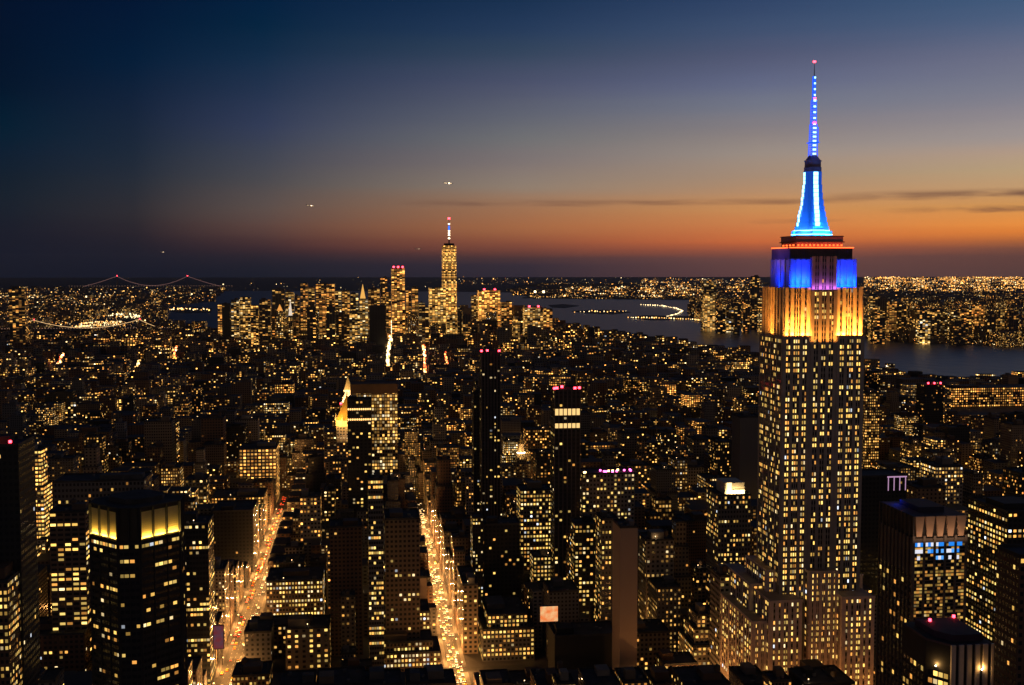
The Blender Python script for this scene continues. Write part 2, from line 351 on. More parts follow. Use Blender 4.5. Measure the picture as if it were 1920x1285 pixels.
# ------------------------------------------------------------------ the great skyscraper on the right
def skyscraper():
    T = thing('skyscraper', (292, 727, 0), 'tallest skyscraper, limestone shaft with golden floodlit upper floors, blue lit crown and glowing blue spire', 'skyscraper')
    LS = (.38, .33, .29); SP = (.17, .145, .13)
    X0, X1, Y0, Y1 = 265.4, 319.7, 705.0, 748.0
    wall = MB(); pan = Panes(T, 11)
    FH = 3.7
    rm = lambda z: 322.3+(z-322.6)*(363.5-322.3)/(369.5-322.6) if z < 369.5 else 363.5+(z-369.5)*(374-363.5)/(380.5-369.5) if z < 380.5 else 374+(z-380.5)*(434-374)/(443.4-380.5)
    def face(a, ud, length, z0, z1, groups, prob=.88, rowmix=.4, bright=1.45, win=True, pd=.35, ww=1.9, edge=.6, pierc=LS, allrow=()):
        """a wall strip: wide piers between groups of windows, thin mullion piers inside a group, dark spandrel behind"""
        nx, ny = ud[1], -ud[0]; cols = []; sol = []
        tot = sum(groups); gaps = len(groups)+1; wide = 2.2; unit = (length-gaps*wide)/tot
        u = 0
        for g in groups:
            sol.append((u, u+wide)); u += wide
            for k in range(g):
                cols.append(u+unit*(k+.5))
                if k: sol.append((u+unit*k-.28, u+unit*k+.28))
            u += unit*g
        sol.append((u, length))
        for (p, q) in sol:
            d = pd if q-p > 1 else pd*.6
            A = (a[0]+ud[0]*p, a[1]+ud[1]*p); B = (a[0]+ud[0]*q, a[1]+ud[1]*q)
            wall.prism([(A[0]+nx*d, A[1]+ny*d), (B[0]+nx*d, B[1]+ny*d), (B[0]-nx*.1, B[1]-ny*.1), (A[0]-nx*.1, A[1]-ny*.1)], z0, z1+.3, wc=(*pierc, 0), capc=pierc)
        if win:
            n = int((z1-z0)/FH); zs = [z0+1.0+i*(z1-z0)/n for i in range(n)]
            pan.grid(a, ud, cols, zs, min(ww, unit*.74), 2.15, prob, rowmix, bright, off=.06, allrow=allrow)
        return cols
    def core(x0, x1, y0, y1, z0, z1, c=SP): wall.box(x0, x1, y0, y1, z0, z1, wc=(*c, 0))
    E_, N_ = (0, -1), (1, 0)      # east wall runs towards the camera (normal -x), north wall runs +x (normal -y)
    # main shaft 103 m - 256 m
    cx0, cx1 = 283.6, 301.3       # centre bays
    core(X0, X1, Y0, Y1, 0, 256.3)
    wall.box(X0-.5, cx0-.5, Y0-.5, Y1+.5, 255.6, 256.9, wc=(*LS, 0)); wall.box(cx1+.5, X1+.5, Y0-.5, Y1+.5, 255.6, 256.9, wc=(*LS, 0))
    face((X0, Y0), N_, cx0-X0, 84, 255.6, (2, 3, 2)); face((cx1, Y0), N_, X1-cx1, 84, 255.6, (2, 3, 2))
    face((X0, Y1), E_, Y1-Y0, 96, 255.6, (3, 4, 4, 3), prob=.5, bright=1.15)
    face((X1, Y0), (0, 1), Y1-Y0, 96, 255.6, (3, 4, 4, 3))
    face((cx0+.2, Y0), N_, cx1-cx0-.4, 106, 286, (2, 2, 2), prob=.5)
    # gold tier
    gx0, gx1, gy0, gy1 = X0+1.5, X1-1.2, Y0+1.6, Y1-1.6
    GC = (.62, .50, .34)  # warm pale piers carry part of the floodlit look in their colour
    core(gx0, gx1, gy0, gy1, 256, 288, (.17, .11, .08)); core(cx0, cx1, Y0, gy1, 256, 287, (.15, .11, .08))  # bays darkened in colour to heighten the floodlit contrast with the piers
    face((gx0, gy0), N_, cx0-gx0, 256.9, 288, (1, 3, 1), prob=.35, bright=1.0, pd=.9, pierc=GC)
    face((cx1, gy0), N_, gx1-cx1, 256.9, 288, (1, 3, 1), prob=.35, bright=1.0, pd=.9, pierc=GC)
    face((gx0, gy1), E_, gy1-gy0, 256.9, 288, (1,)*7, prob=.3, pd=.9, pierc=GC); face((gx1, gy0), (0, 1), gy1-gy0, 256.9, 288, (2, 2, 2, 2), prob=.3, pd=.9, pierc=GC)
    # blue tier
    bx0, bx1, by0, by1 = gx0+4.2, gx1-3.2, gy0+2.5, gy1-3
    BC = (.42, .40, .40)
    core(bx0, bx1, by0, by1, 288, 306, BC)
    face((bx0, by0), N_, cx0+1-bx0, 288, 306.2, (1, 1, 1), win=False, pierc=BC, pd=.6); face((cx1-1, by0), N_, bx1-cx1+1, 288, 306.2, (1, 1, 1), win=False, pierc=BC, pd=.6)
    face((bx0, by1), E_, by1-by0, 288, 306.2, (1, 1, 1, 1), win=False, pierc=BC, pd=.6)
    cb = (.30, .22, .24)
    core(cx0+.5, cx1-.5, Y0+.8, by1, 286, 307.5, (.14, .11, .12))
    face((cx0+.6, Y0+.8), N_, cx1-cx0-1.2, 286, 308, (2, 2, 2), prob=.12, pierc=cb, bright=.7)
    # observation deck block and platforms
    ox, oy = 292.2, 727.0
    def sq(h, z0, z1, c, hy=None): hy = hy or h*.86; wall.box(ox-h, ox+h, oy-hy, oy+hy, z0, z1, wc=(*c, 0))
    sq(21, 306, 313.6, (.10, .09, .14), 16.5); 
    for i in range(34):
        x = ox-20.5+i*41/33; wall.box(x-.25, x+.25, oy-16.9, oy-16.5, 307, 314.2, wc=(.09, .08, .09, 0))
    sq(21.5, 313.4, 314.0, (.12, .10, .10), 17)
    sq(15.5, 313.9, 317.2, (.35, .28, .3), 13.4); sq(16.6, 317.2, 317.9, (.10, .09, .09), 14.4); sq(15.8, 317.9, 321, (.32, .26, .32), 13.6)  # lighter mauve tiers carry the purple light in their colour
    sq(16.2, 321, 321.5, (.07, .07, .08), 14.2)
    wall.build('wall', STONE, T)
    pan.finish(100)
    for i in range(9):
        for x in (gx0+i*(cx0-gx0)/8, cx1+i*(gx1-cx1)/8): m = MB(); m.box(x-.3, x+.3, Y0-.2, Y0+.3, 256.9, 257.4, wc=(.05, .05, .05, 0)); m.build('floodlight', STONE, T)
    for i in range(12): m = MB(); m.ngon(ox-14.5+i*29/11, oy-14.2, .55, 8, 315.0, 315.9); m.build('deck_lamp', ORNG, T)
    for i in range(4): m = MB(); m.ngon(ox-16.2, oy-10+i*6, .55, 8, 315.0, 315.9); m.build('deck_lamp', ORNG, T)
    m = MB(); m.box(ox-21.6, ox+21.6, oy-17.2, oy-17.0, 313.5, 314.1); m.build('red_light_strip', ORNG, T); m = MB(); m.box(ox-21.9, ox-21.7, oy-15, oy+15, 313.5, 314.1); m.build('red_light_strip', ORNG, T)
    # mast
    class MZ(MB):
        def build(q, *a, **k): q.v = [(x, y, rm(z)) for x, y, z in q.v]; return MB.build(q, *a, **k)
    M_ = MZ(); bc = (.05, .22, .6)
    lv = [(321.5, 12.2), (325.5, 10.6), (326.0, 10.2), (329, 9.6), (332, 8.9), (336, 8.2), (340, 7.5), (344, 6.9), (349, 6.3), (354, 5.9), (360, 5.5), (369.5, 5.2)]
    for (z0, r0), (z1, r1) in zip(lv, lv[1:]):
        M_.box(ox-r0, ox+r0, oy-r0*.35, oy+r0*.35, z0, z1, wc=(*bc, 0)); M_.box(ox-r0*.35, ox+r0*.35, oy-r0, oy+r0, z0, z1, wc=(*bc, 0))
    M_.ngon(ox, oy, 4.4, 16, 321.5, 369.6, wc=(*bc, 0)); M_.build('mast', simple('mast_metal_glow', (.12, .32, .7), .4, .2, (.0, .14, 1), .22), T)  # faint blue glow in the metal itself adds to the mast floodlighting
    for s_, d in (((0, -1), 0), ((-1, 0), 1)):
        for z in [329+i*3.1 for i in range(13)]:
            r = [q for zz, q in lv if zz <= z][-1]+.12; m = MZ()
            if d == 0: m.box(ox-1.55, ox+1.55, oy-r-.02, oy-r+.05, z, z+2.75)
            else: m.box(ox-r-.02, ox-r+.05, oy-1.5, oy+1.5, z, z+2.75)
            m.build('mast_window', CYAN, T)
    m = MZ()
    for z, r in ((322.6, 12.4), (325.6, 10.8)):
        m.box(ox-r, ox+r, oy-r*.36-.1, oy+r*.36+.1, z, z+.55); m.box(ox-r*.36-.1, ox+r*.36+.1, oy-r, oy+r, z, z+.55)
    m.ngon(ox, oy, 9.5, 20, 325.6, 326.1); m.ngon(ox, oy, 11.8, 20, 322.6, 323.1)
    m.build('light_ring', CYAN, T)
    m = MZ(); dk = (.26, .2, .32, 0)
    m.ngon(ox, oy, 5.6, 20, 369.5, 372.5, wc=dk); m.ngon(ox, oy, 5.2, 20, 372.5, 376.5, wc=dk); m.ngon(ox, oy, 5.6, 20, 376.5, 377.1, wc=dk); m.ngon(ox, oy, 5.0, 20, 377.1, 380.5, 2.6, wc=dk)
    m.build('dome', STONE, T)
    m = MZ()
    def lat(r, z0, z1, n):
        for sx in (-1, 1):
            for sy in (-1, 1): m.tube((ox+sx*r, oy+sy*r, z0), (ox+sx*r*.9, oy+sy*r*.9, z1), .22)
        for i in range(n+1):
            z = z0+(z1-z0)*i/n; m.box(ox-r, ox+r, oy-r, oy+r, z-.12, z+.12)
            if i < n:
                m.tube((ox-r, oy-r, z), (ox+r, oy-r, z+(z1-z0)/n), .1); m.tube((ox-r, oy+r, z), (ox-r, oy-r, z+(z1-z0)/n), .1)
    lat(2.3, 380, 389, 6); m.box(ox-3.2, ox+3.2, oy-3.2, oy+3.2, 388.9, 389.5)
    lat(2.0, 389.5, 401.5, 8); lat(1.5, 401.5, 418, 9); lat(.75, 418, 434, 9)
    m.tube((ox+3.4, oy, 389.5), (ox+3.4, oy, 400), .25)
    m.build('antenna', simple('antenna_metal_glow', (.05, .15, .6), .4, .3, (0, .08, 1), 1.3), T)  # blue lighting of the lattice put in as glow of the metal itself
    m = MZ(); m.ngon(ox, oy, .32, 8, 434, 443, .15, wc=(.08, .08, .1, 0)); m.build('antenna_rod', STONE, T)
    m = MZ()
    z = 381
    while z < 433:
        r = 1.5 if z < 401 else 1.1 if z < 418 else .75
        m = MZ(); m.box(ox-r*.7, ox+r*.7, oy-r-.9, oy-r-.6, z, z+1.1); m.build('antenna_lamp', CYAN, T); z += 2.9 if z < 401 else 3.9
    for z, r in ((443.4, .9), (418.3, .9), (401.7, 1.0)):
        m = MZ(); m.ngon(ox, oy-1.8*(z < 440), r, 10, z, z+r*1.3); m.build('warning_light', REDL, T)
    # lower setbacks
    low = MB(); pan = Panes(T, 12)
    def lowblock(x0, x1, y0, y1, z1, ng, eg, prob=.7, c=(.66, .52, .46)):  # lower stone paler and pinker in place of street glow on it
        nonlocal wall
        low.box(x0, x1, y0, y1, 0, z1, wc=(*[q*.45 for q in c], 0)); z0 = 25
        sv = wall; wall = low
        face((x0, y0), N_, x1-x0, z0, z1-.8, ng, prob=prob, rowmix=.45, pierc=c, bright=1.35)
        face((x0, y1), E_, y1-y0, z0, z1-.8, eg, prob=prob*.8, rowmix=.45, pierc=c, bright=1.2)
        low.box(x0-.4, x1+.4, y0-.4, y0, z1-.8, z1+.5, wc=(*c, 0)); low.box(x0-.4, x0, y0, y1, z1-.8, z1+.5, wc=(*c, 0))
        wall = sv
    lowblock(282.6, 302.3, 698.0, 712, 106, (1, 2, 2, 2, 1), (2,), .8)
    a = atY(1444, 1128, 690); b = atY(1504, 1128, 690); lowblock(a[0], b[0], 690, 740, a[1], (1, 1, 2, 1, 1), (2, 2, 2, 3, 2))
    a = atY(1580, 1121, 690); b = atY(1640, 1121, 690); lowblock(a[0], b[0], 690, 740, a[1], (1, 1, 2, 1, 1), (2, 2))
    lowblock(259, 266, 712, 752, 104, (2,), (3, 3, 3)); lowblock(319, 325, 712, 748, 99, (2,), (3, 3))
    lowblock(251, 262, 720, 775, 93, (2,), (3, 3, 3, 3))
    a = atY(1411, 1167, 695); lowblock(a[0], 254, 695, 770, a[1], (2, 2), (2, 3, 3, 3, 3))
    low.build('setback_wall', STONE, T); pan.finish(100)
    # floodlights standing on the ledges (they light the gold and blue tiers from below)
    OR = (1, .34, .045); BL = (.0, .028, 1)
    k = 1.0
    for (xa, xb) in ((gx0, cx0), (cx1, gx1)):
        area('floodlight_beam', ((xa+xb)/2, Y0-.6, 257.5), (0, .12, 1), xb-xa, .3, 16000*k, OR, T)
        area('floodlight_beam', ((xa+xb)/2, Y0-.8, 257.5), (0, .10, 1), xb-xa, .3, 8500*k, OR, T, radians(40))
    area('floodlight_beam', (X0-.6, (gy0+gy1)/2, 257.5), (.12, 0, 1), .3, gy1-gy0, 16000*k, OR, T); area('floodlight_beam', (X0-.8, (gy0+gy1)/2, 257.5), (.10, 0, 1), .3, gy1-gy0, 8500*k, OR, T, radians(40))
    area('floodlight_beam', ((cx0+cx1)/2, Y0-1.8, 249), (0, .09, 1), cx1-cx0, .3, 4200*k, OR, T, radians(28))  # added fill, no fixture here: stands in for amber light reflected onto centre bay
    area('floodlight_beam', ((cx0+cx1)/2, Y0-1.2, 287), (0, .25, 1), cx1-cx0, .3, 2400*k, (.55, .16, .8), T)
    for (xa, xb) in ((bx0, cx0), (cx1, bx1)):
        area('floodlight_beam', ((xa+xb)/2, by0-2.1, 288.7), (0, .45, 1), xb-xa, .3, 9000*k, BL, T); area('floodlight_beam', ((xa+xb)/2, by0-2.1, 288.7), (0, .22, 1), xb-xa, .3, 9000*k, BL, T, radians(50))
    area('floodlight_beam', (bx0-2.4, (by0+by1)/2, 288.7), (.55, 0, 1), .3, by1-by0, 11000*k, BL, T)
    area('red_beam', (ox, oy-16.4, 314.5), (0, 1, .35), 44, .3, 1500, (1, .08, .03), T)
    area('mast_beam', (ox, oy-15.5, 322.3), (0, .3, 1), 14, .5, 15000, (.02, .27, 1), T)
    area('mast_beam', (ox-15.5, oy, 322.3), (.3, 0, 1), .5, 14, 11000, (.02, .27, 1), T)
    area('mast_beam', (ox+12.5, oy-12, 322.3), (-.35, .3, 1), 2, 2, 4000, (.02, .25, 1), T)
    for z in (380, 392, 406): point('antenna_beam', (ox+.5, oy-4, z), 500, (0, .1, 1), .3, T)
skyscraper()
# ------------------------------------------------------------------ buildings
BLD = []          # every building that exists, for occlusion: (x0,x1,y0,y1,h,kind,...)
HERO_VIS = [(1408, 1645, 1285, 690), (1369, 1660, 1285, 690)]      # (pxl, pxr, y down to which it must stay visible, Y)
TONES = {'brick': (.13, .075, .05), 'grey': (.11, .11, .115), 'brown': (.14, .10, .075), 'stone': (.26, .23, .20), 'black': (.02, .022, .026), 'tan': (.22, .17, .12), 'pink': (.30, .23, .20), 'blue': (.05, .07, .09)}
def tank(m, x, y, z, r=1.9):
    for i in range(4): m.tube((x+r*.7*cos(pi/4+i*pi/2), y+r*.7*sin(pi/4+i*pi/2), z), (x+r*.7*cos(pi/4+i*pi/2), y+r*.7*sin(pi/4+i*pi/2), z+3), .12, (.05, .04, .03, 0), 4)
    m.ngon(x, y, r, 12, z+3, z+6.6, wc=(.10, .065, .04, 0)); m.ngon(x, y, r*1.08, 12, z+6.6, z+8, .05, wc=(.06, .05, .045, 0))
def MB2(m, T): return m.build('roof', ROOF, T)
def bld(T, x0, x1, y0, y1, h, lit=.2, cw=3.4, fh=3.6, ww=.55, bri=1.2, tone='grey', row=.5, tiers=1, near=False, panes=False, rnd=random, prob=None, roof=True, bulk=True, allrow=(), winw=None):
    c = TONES[tone]; seed = rnd.random(); wp = (lit, seed, ww, bri); wc = (*c, row)
    m = MB(); z = 0; xs, xe, ys, ye = x0, x1, y0, y1
    hs = [h] if tiers == 1 else [h*.72, h] if tiers == 2 else [h*.55, h*.8, h]
    P = Panes(T, int(seed*1e6)) if panes else None
    for i, zt in enumerate(hs):
        m.prism([(xs, ys), (xe, ys), (xe, ye), (xs, ye)], z, zt, cw, fh, (0, 0, 0, 0) if panes else wp, wc, cap=False)
        if panes:
            n = max(1, round((zt-z)/fh)); zs = [z+(zt-z)*(k+.28)/n for k in range(n)]; zs = [q for q in zs if q > h-165]
            def cl(L): k = max(1, round(L/cw)); return [L*(j+.5)/k for j in range(k)]
            hh = fh*.5; W_ = winw or cw*ww
            P.grid((xs, ys), (1, 0), cl(xe-xs), zs, W_, hh, lit, row, bri)
            if x0 > 0: P.grid((xs, ye), (0, -1), cl(ye-ys), zs, W_, hh, lit, row, bri)
            if x1 < 40: P.grid((xe, ys), (0, 1), cl(ye-ys), zs, W_, hh, lit, row, bri)
        mr = MB(); pw = .35 if near else .01
        mr.face([(xs, ys, zt-.02), (xe, ys, zt-.02), (xe, ye, zt-.02), (xs, ye, zt-.02)])
        if near:
            for q in ((xs, xe, ys-.12, ys+pw), (xs, xe, ye-pw, ye+.12)): mr.box(*q, zt-.4, zt+1.1)
            for q in ((xs-.12, xs+pw), (xe-pw, xe+.12)): mr.box(*q, ys-.12, ye+.12, zt-.41, zt+1.09)
        rf = mr.build('roof', ROOF, T) if i == len(hs)-1 else MB2(mr, T)
        if i < len(hs)-1:
            dx, dy = (xe-xs)*rnd.uniform(.08, .16), (ye-ys)*rnd.uniform(.08, .16); xs += dx; xe -= dx; ys += dy; ye -= dy; z = zt
    m.build('wall', FAC, T)
    if P: P.finish(100)
    if bulk and (xe-xs) > 9 and (ye-ys) > 9:
        m = MB(); w, d = (xe-xs)*rnd.uniform(.25, .5), (ye-ys)*rnd.uniform(.25, .5)
        bx, by = rnd.uniform(xs+1, xe-w-1), rnd.uniform(ys+1, ye-d-1); m.box(bx, bx+w, by, by+d, h-.02, h+rnd.uniform(3, 6), wc=(*[q*.7 for q in c], 0)); m.build('bulkhead', STONE, rf)
        if near:
            for k in range(rnd.randint(2, 6)):
                m = MB(); ux, uy = rnd.uniform(xs+1, xe-3), rnd.uniform(ys+1, ye-3); m.box(ux, ux+rnd.uniform(1, 2.5), uy, uy+rnd.uniform(1, 2), h, h+rnd.uniform(.8, 2), wc=(.12, .12, .12, 0)); m.build('rooftop_unit', STONE, rf)
            if rnd.random() < .3:
                ux, uy = rnd.uniform(xs+1, xe-2), rnd.uniform(ys+.5, ys+2.5); m = MB(); m.tube((ux, uy, h), (ux, uy, h+2.6), .08, (.05, .05, .05, 0)); m.ngon(ux, uy, .32, 6, h+2.6, h+3.1, wc=(3, 1.9, .8, 1)); m.build('roof_lamp', GLOW, rf)
                point('roof_lamp_glow', (ux, uy-.6, h+2.8), 260, (1, .62, .28), .2, T)
            if rnd.random() < .55 and tone in ('brick', 'brown', 'stone', 'tan'):
                m = MB(); tank(m, rnd.uniform(xs+3, xe-3), rnd.uniform(ys+3, ye-3), h); m.build('water_tank', STONE, rf)
    return (xs, xe, ys, ye)
def redlights(T, pts, r=1.0):
    for p in pts: m = MB(); m.ngon(p[0], p[1], r, 8, p[2], p[2]+r*1.6); m.build('warning_light', REDL, T)
def hero(label, pxl, pxr, ytop, Y, depth, yvis=None, lf=None, cat='building', name='building', extra=None, **k):
    """front wall spans pxl..pxr of the photograph at distance Y"""
    x0, z = atY(pxl, ytop, Y); x1, _ = atY(pxr, ytop, Y); 
    T = thing(name, ((x0+x1)/2, Y+depth/2, 0), label, cat)
    k.setdefault('near', Y < 1700); k.setdefault('panes', Y < 1250)
    k.setdefault('fh', random.Random(label).uniform(3.4, 3.9)); k.setdefault('cw', random.Random(label+'a').uniform(2.3, 3.6))
    R = bld(T, x0, x1, Y, Y+depth, z, **k)
    BLD.append((x0, x1, Y, Y+depth, z, 'hero'))
    HERO_VIS.append((pxl, pxr, yvis or ytop+80, Y))
    if extra: extra(T, x0, x1, Y, Y+depth, z, R)
    return T
r = random.Random(5)
# --- left octagonal tower with lit crown
def octagon_tower():
    cx_, z = atY(247, 946, 608); T = thing('octagonal_tower', (cx_, 608, 0), 'dark octagonal tower with golden floodlit panels around its top', 'building')
    th = radians(45); s = 12.2; a_ = s+7.8
    pts = []
    for k in range(4):
        for u, v in ((-s, -a_), (s, -a_)):
            ang = th+k*pi/2; pts.append((cx_+u*cos(ang)-v*sin(ang), 622+u*sin(ang)+v*cos(ang)))
    m = MB(); wc = (.028, .026, .028, .6)
    m.prism(pts, 0, z-17.5, wc=wc, cap=False); m.prism([(cx_+(p[0]-cx_)*.955, 622+(p[1]-622)*.955) for p in pts], z-17.5, z-.5, wc=(.05, .042, .03, 0), cap=False)
    m.face([(p[0], p[1], z-17.5) for p in pts], wc=wc)
    ribs = MB(); P = Panes(T, 3); lp = MB()
    for i in range(8):
        a, b = pts[i], pts[(i+1) % 8]; L = math.hypot(b[0]-a[0], b[1]-a[1]); ud = ((b[0]-a[0])/L, (b[1]-a[1])/L); nx, ny = ud[1], -ud[0]
        big = L > 18; n = 3 if big else 2
        for k in range(n+1):
            u = L*k/n; x, y = a[0]+ud[0]*u, a[1]+ud[1]*u; w = .7 if k in (0, n) else .3
            ribs.prism([(x-ud[0]*w-nx*.9, y-ud[1]*w-ny*.9), (x-ud[0]*w+nx*.45, y-ud[1]*w+ny*.45), (x+ud[0]*w+nx*.45, y+ud[1]*w+ny*.45), (x+ud[0]*w-nx*.9, y+ud[1]*w-ny*.9)], 0, z-.6, wc=wc)
        fl = [z-21-3.75*q for q in range(28)]
        cols = [L*(j+.5)/(9 if big else 4) for j in range(9 if big else 4)]
        if ny < .2: P.grid(a, ud, cols, fl, 2.3, 1.7, .22, .9, 1.1, allrow=(0,) if True else ())
        if ny < .25 and big:
            inn = .955
            for k in range(3):
                u0, u1 = L*(k+.1)/3, L*(k+.9)/3
                q = [(a[0]+ud[0]*u-nx*.35, a[1]+ud[1]*u-ny*.35) for u in (u0, u1)]
                lp.face([(*q[0], z-16.2), (*q[1], z-16.2), (*q[1], z-2.6), (*q[0], z-2.6)], wc=(.62, .5, .2, 0)); lv_ = MB()
                for q_ in range(1, 12): lv_.prism([(q[0][0]+nx*.05, q[0][1]+ny*.05), (q[1][0]+nx*.05, q[1][1]+ny*.05), (q[1][0], q[1][1]), (q[0][0], q[0][1])], z-16.2+q_*1.13, z-16.15+q_*1.13, wc=(.5, .4, .18, 0), capc=(.5, .4, .18))
                lv_.build('louvre', STONE, T)
                lp.build('crown_panel', STONE, T); lp = MB()
                mid = ((q[0][0]+q[1][0])/2+nx*.9, (q[0][1]+q[1][1])/2+ny*.9)
                o = area('panel_beam', (*mid, z-16.6), (-nx*.35, -ny*.35, 1), u1-u0, .4, 2100, (1, .62, .12), T); o.rotation_mode = 'QUATERNION'
                from mathutils import Matrix, Vector
                d = Vector((-nx*.35, -ny*.35, 1)).normalized(); xx = Vector((ud[0], ud[1], 0)); zz = -d; yy = zz.cross(xx)
                o.rotation_quaternion = Matrix((xx, yy, zz)).transposed().to_quaternion()
    m.build('wall', STONE, T); ribs.build('rib', STONE, T); P.finish(100)
    m = MB(); m.prism(pts, z-.6, z, wc=wc); m.prism([(cx_+(p[0]-cx_)*.6, 622+(p[1]-622)*.6) for p in pts], z, z+2.5, wc=wc); m.build('roof', ROOF, T)
    BLD.append((cx_-22, cx_+22, 602, 642, z, 'hero')); HERO_VIS.append((165, 330, 1285, 600))
octagon_tower()
def X_crown(T, x0, x1, y0, y1, z, R): pass
# near and middle landmarks: label, px left, px right, y top, distance, depth
hero('dark block with three bright white window rows beside the octagonal tower', 330, 390, 985, 830, 30, 1190, lit=.45, row=1, tone='black', cw=2.2, ww=.8, bri=1.4)
hero('blank dark slab with two lit slits near the top, left of the left avenue', 398, 474, 960, 1150, 50, 1066, lit=.05, row=1, tone='black', bulk=True)
hero('stepped stone building, brightly lit upper floors facing the left avenue', 396, 495, 934, 1330, 50, 955, lit=.7, row=.2, tone='tan', bri=1.4, ww=.5)
hero('pale grid-fronted office block, nearly all its windows lit', 448, 518, 843, 1490, 50, 905, lit=1.2, row=.1, tone='stone', bri=1.9, cw=4.6, fh=4.4, ww=.6)
hero('bright office block at far left with every window blazing', 37, 80, 847, 1150, 30, 900, lit=.95, row=0, tone='stone', bri=1.9, ww=.7, tiers=2)
def redtop(n, fr=1.0):
    def f(T, x0, x1, y0, y1, z, R): redlights(T, [(x0+(x1-x0)*(i+.5)/n, y0+.8, z+1.5) for i in range(n)], fr)
    return f
hero('dark ribbed tower cut by the left picture edge with red roof lights', -60, 34, 838, 620, 30, 1080, lit=.03, tone='black', extra=redtop(3, .8))
hero('wide dark flat-roofed block behind the octagonal tower', 100, 270, 905, 1050, 40, 940, lit=.12, row=1, tone='grey', fh=5)
hero('low building with a row of lit arched top windows, left of the octagonal tower', 92, 160, 962, 860, 24, 1000, lit=.55, row=1, tone='brown', cw=5, ww=.75, bri=1.5)
hero('low dark roofed block with two short lit window rows in the bottom left corner', 0, 158, 1195, 850, 44, 1285, lit=.25, row=1, tone='brick', bri=1.3)
hero('brick building with warmly lit side wall next to octagonal tower foot', -70, 14, 1095, 600, 36, 1285, lit=.6, row=.3, tone='brick', bri=1.1, cw=2.4)
hero('brown office block with several fully lit window rows between the two avenues', 499, 605, 1092, 960, 44, 1175, lit=.75, row=.8, tone='brown', bri=1.3, cw=2.6, fh=3.7)
hero('beige tower with paired columns of lit windows in bottom centre left', 535, 618, 1180, 850, 30, 1285, lit=.5, row=.1, tone='tan', cw=5.5, ww=.4)
hero('dark block with a row of white lit windows, just right of the left avenue', 512, 570, 1058, 1020, 30, 1080, lit=.5, row=1, tone='black', bri=1.4)
hero('slim tower with grid of narrow lit floors, left of right avenue', 690, 718, 900, 830, 16, 1130, lit=.75, row=.9, tone='grey', bri=1.3, cw=1.8, ww=.8)
hero('dark square block with framed front and two lit rows, beside the right avenue', 722, 787, 975, 850, 34, 1070, lit=.12, row=1, tone='brown', bri=1.2)
hero('plain pale blank-walled building stepping toward the right avenue', 750, 800, 1085, 950, 26, 1140, lit=0, ww=0, panes=False, tone='pink')
hero('flat-roofed building with one bright row of windows under its cornice, left of right avenue', 704, 806, 1152, 890, 34, 1170, lit=.8, row=.4, tone='brown', bri=1.4)
hero('curved-front low tower with lit yellow canopy band and rows of windows, bottom centre', 697, 826, 1212, 835, 36, 1285, lit=.65, row=.8, tone='brown', bri=1.4, tiers=2)
hero('very slim dark tower speckled with lit windows just right of right avenue', 886, 906, 972, 950, 18, 1130, lit=.42, row=0, tone='black', cw=2.2, fh=3.1, bri=1.2)
hero('brown building whose side wall catches the orange glow of the right avenue', 868, 896, 1098, 880, 56, 1285, lit=.2, row=.3, tone='tan')
hero('dark glass slab with hardly any light right of the slim speckled tower', 908, 975, 985, 960, 24, 1160, lit=.06, row=.3, tone='black')
hero('two-tier office block with bright white window rows, bottom centre right', 905, 1002, 1160, 860, 60, 1285, lit=.75, row=.9, tone='grey', bri=1.4, tiers=2)
hero('white-lit gridded building low in the centre', 1000, 1040, 1045, 1000, 20, 1110, lit=.8, row=.1, tone='stone', bri=1.0, cw=3)
hero('bright office block with wide lit floors behind the dark glass tower', 976, 1034, 920, 1050, 26, 975, lit=.8, row=.5, tone='tan', bri=1.4, cw=3)
def pinktop(T, x0, x1, y0, y1, z, R):
    rr = random.Random(2); PK = simple('pink_light', (.5, .1, .4), .3, 0, (1, .12, .5), 6)
    for i in range(14):
        m = MB(); x = x0+(x1-x0)*rr.random(); m.ngon(x, y0+rr.random()*10, .9, 6, z+1, z+2.4); m.build('party_light', (PK, AMBL, PK)[i % 3], T)
hero('stone building with pink and amber lights along its roof terrace', 1092, 1190, 890, 980, 30, 950, lit=.4, row=.5, tone='stone', bri=1.1, extra=pinktop, bulk=False)
hero('tall plain pinkish-grey blank slab wall, lower centre right', 1163, 1196, 990, 760, 24, 1215, lit=0, ww=0, panes=False, tone='pink', bulk=True)
hero('narrow tower with single lit window column left of the blank slab', 1128, 1160, 975, 850, 24, 1190, lit=.35, row=0, tone='grey')
hero('grey tower with two columns of lit windows near the picture centre', 1078, 1120, 985, 900, 24, 1110, lit=.4, row=0, tone='black')
hero('black unlit block in the lower centre', 1040, 1160, 1195, 800, 30, 1285, lit=.0, ww=0, panes=False, tone='black')
hero('wedding-cake stone hotel with lit lower floors, left of the tallest skyscraper', 1300, 1368, 1162, 800, 40, 1285, lit=.6, row=.4, tone='stone', tiers=3, bri=1.2)
hero('tan stepped building lit from the street, bottom right of centre', 1192, 1256, 1188, 815, 30, 1285, lit=.15, tone='tan')
hero('small dark brick block with few lit windows at the bottom edge', 1245, 1308, 1248, 770, 24, 1285, lit=.35, tone='brick')
def lcrown(T, x0, x1, y0, y1, z, R):
    w = x1-x0; m = MB(); m.box(x0+w*.25, x0+w*.85, y0+4, y1-4, z, z+9, wc=(.5, .45, .35, 0)); m.build('crown', STONE, T)
    m = MB(); m.box(x0+w*.3, x0+w*.45, y0+3.5, y0+4, z+.5, z+9.2); m.box(x0+w*.3, x0+w*.85, y0+3.4, y0+3.9, z+.4, z+3.6); m.build('crown_light', simple('crown_glow', (.5, .4, .3), .5, 0, (1, .72, .3), 2.2), T)
    area('crown_beam', (x0+w*.55, y0+1.2, z+.5), (0, .5, 1), w*.6, .4, 3500, (1, .7, .3), T)
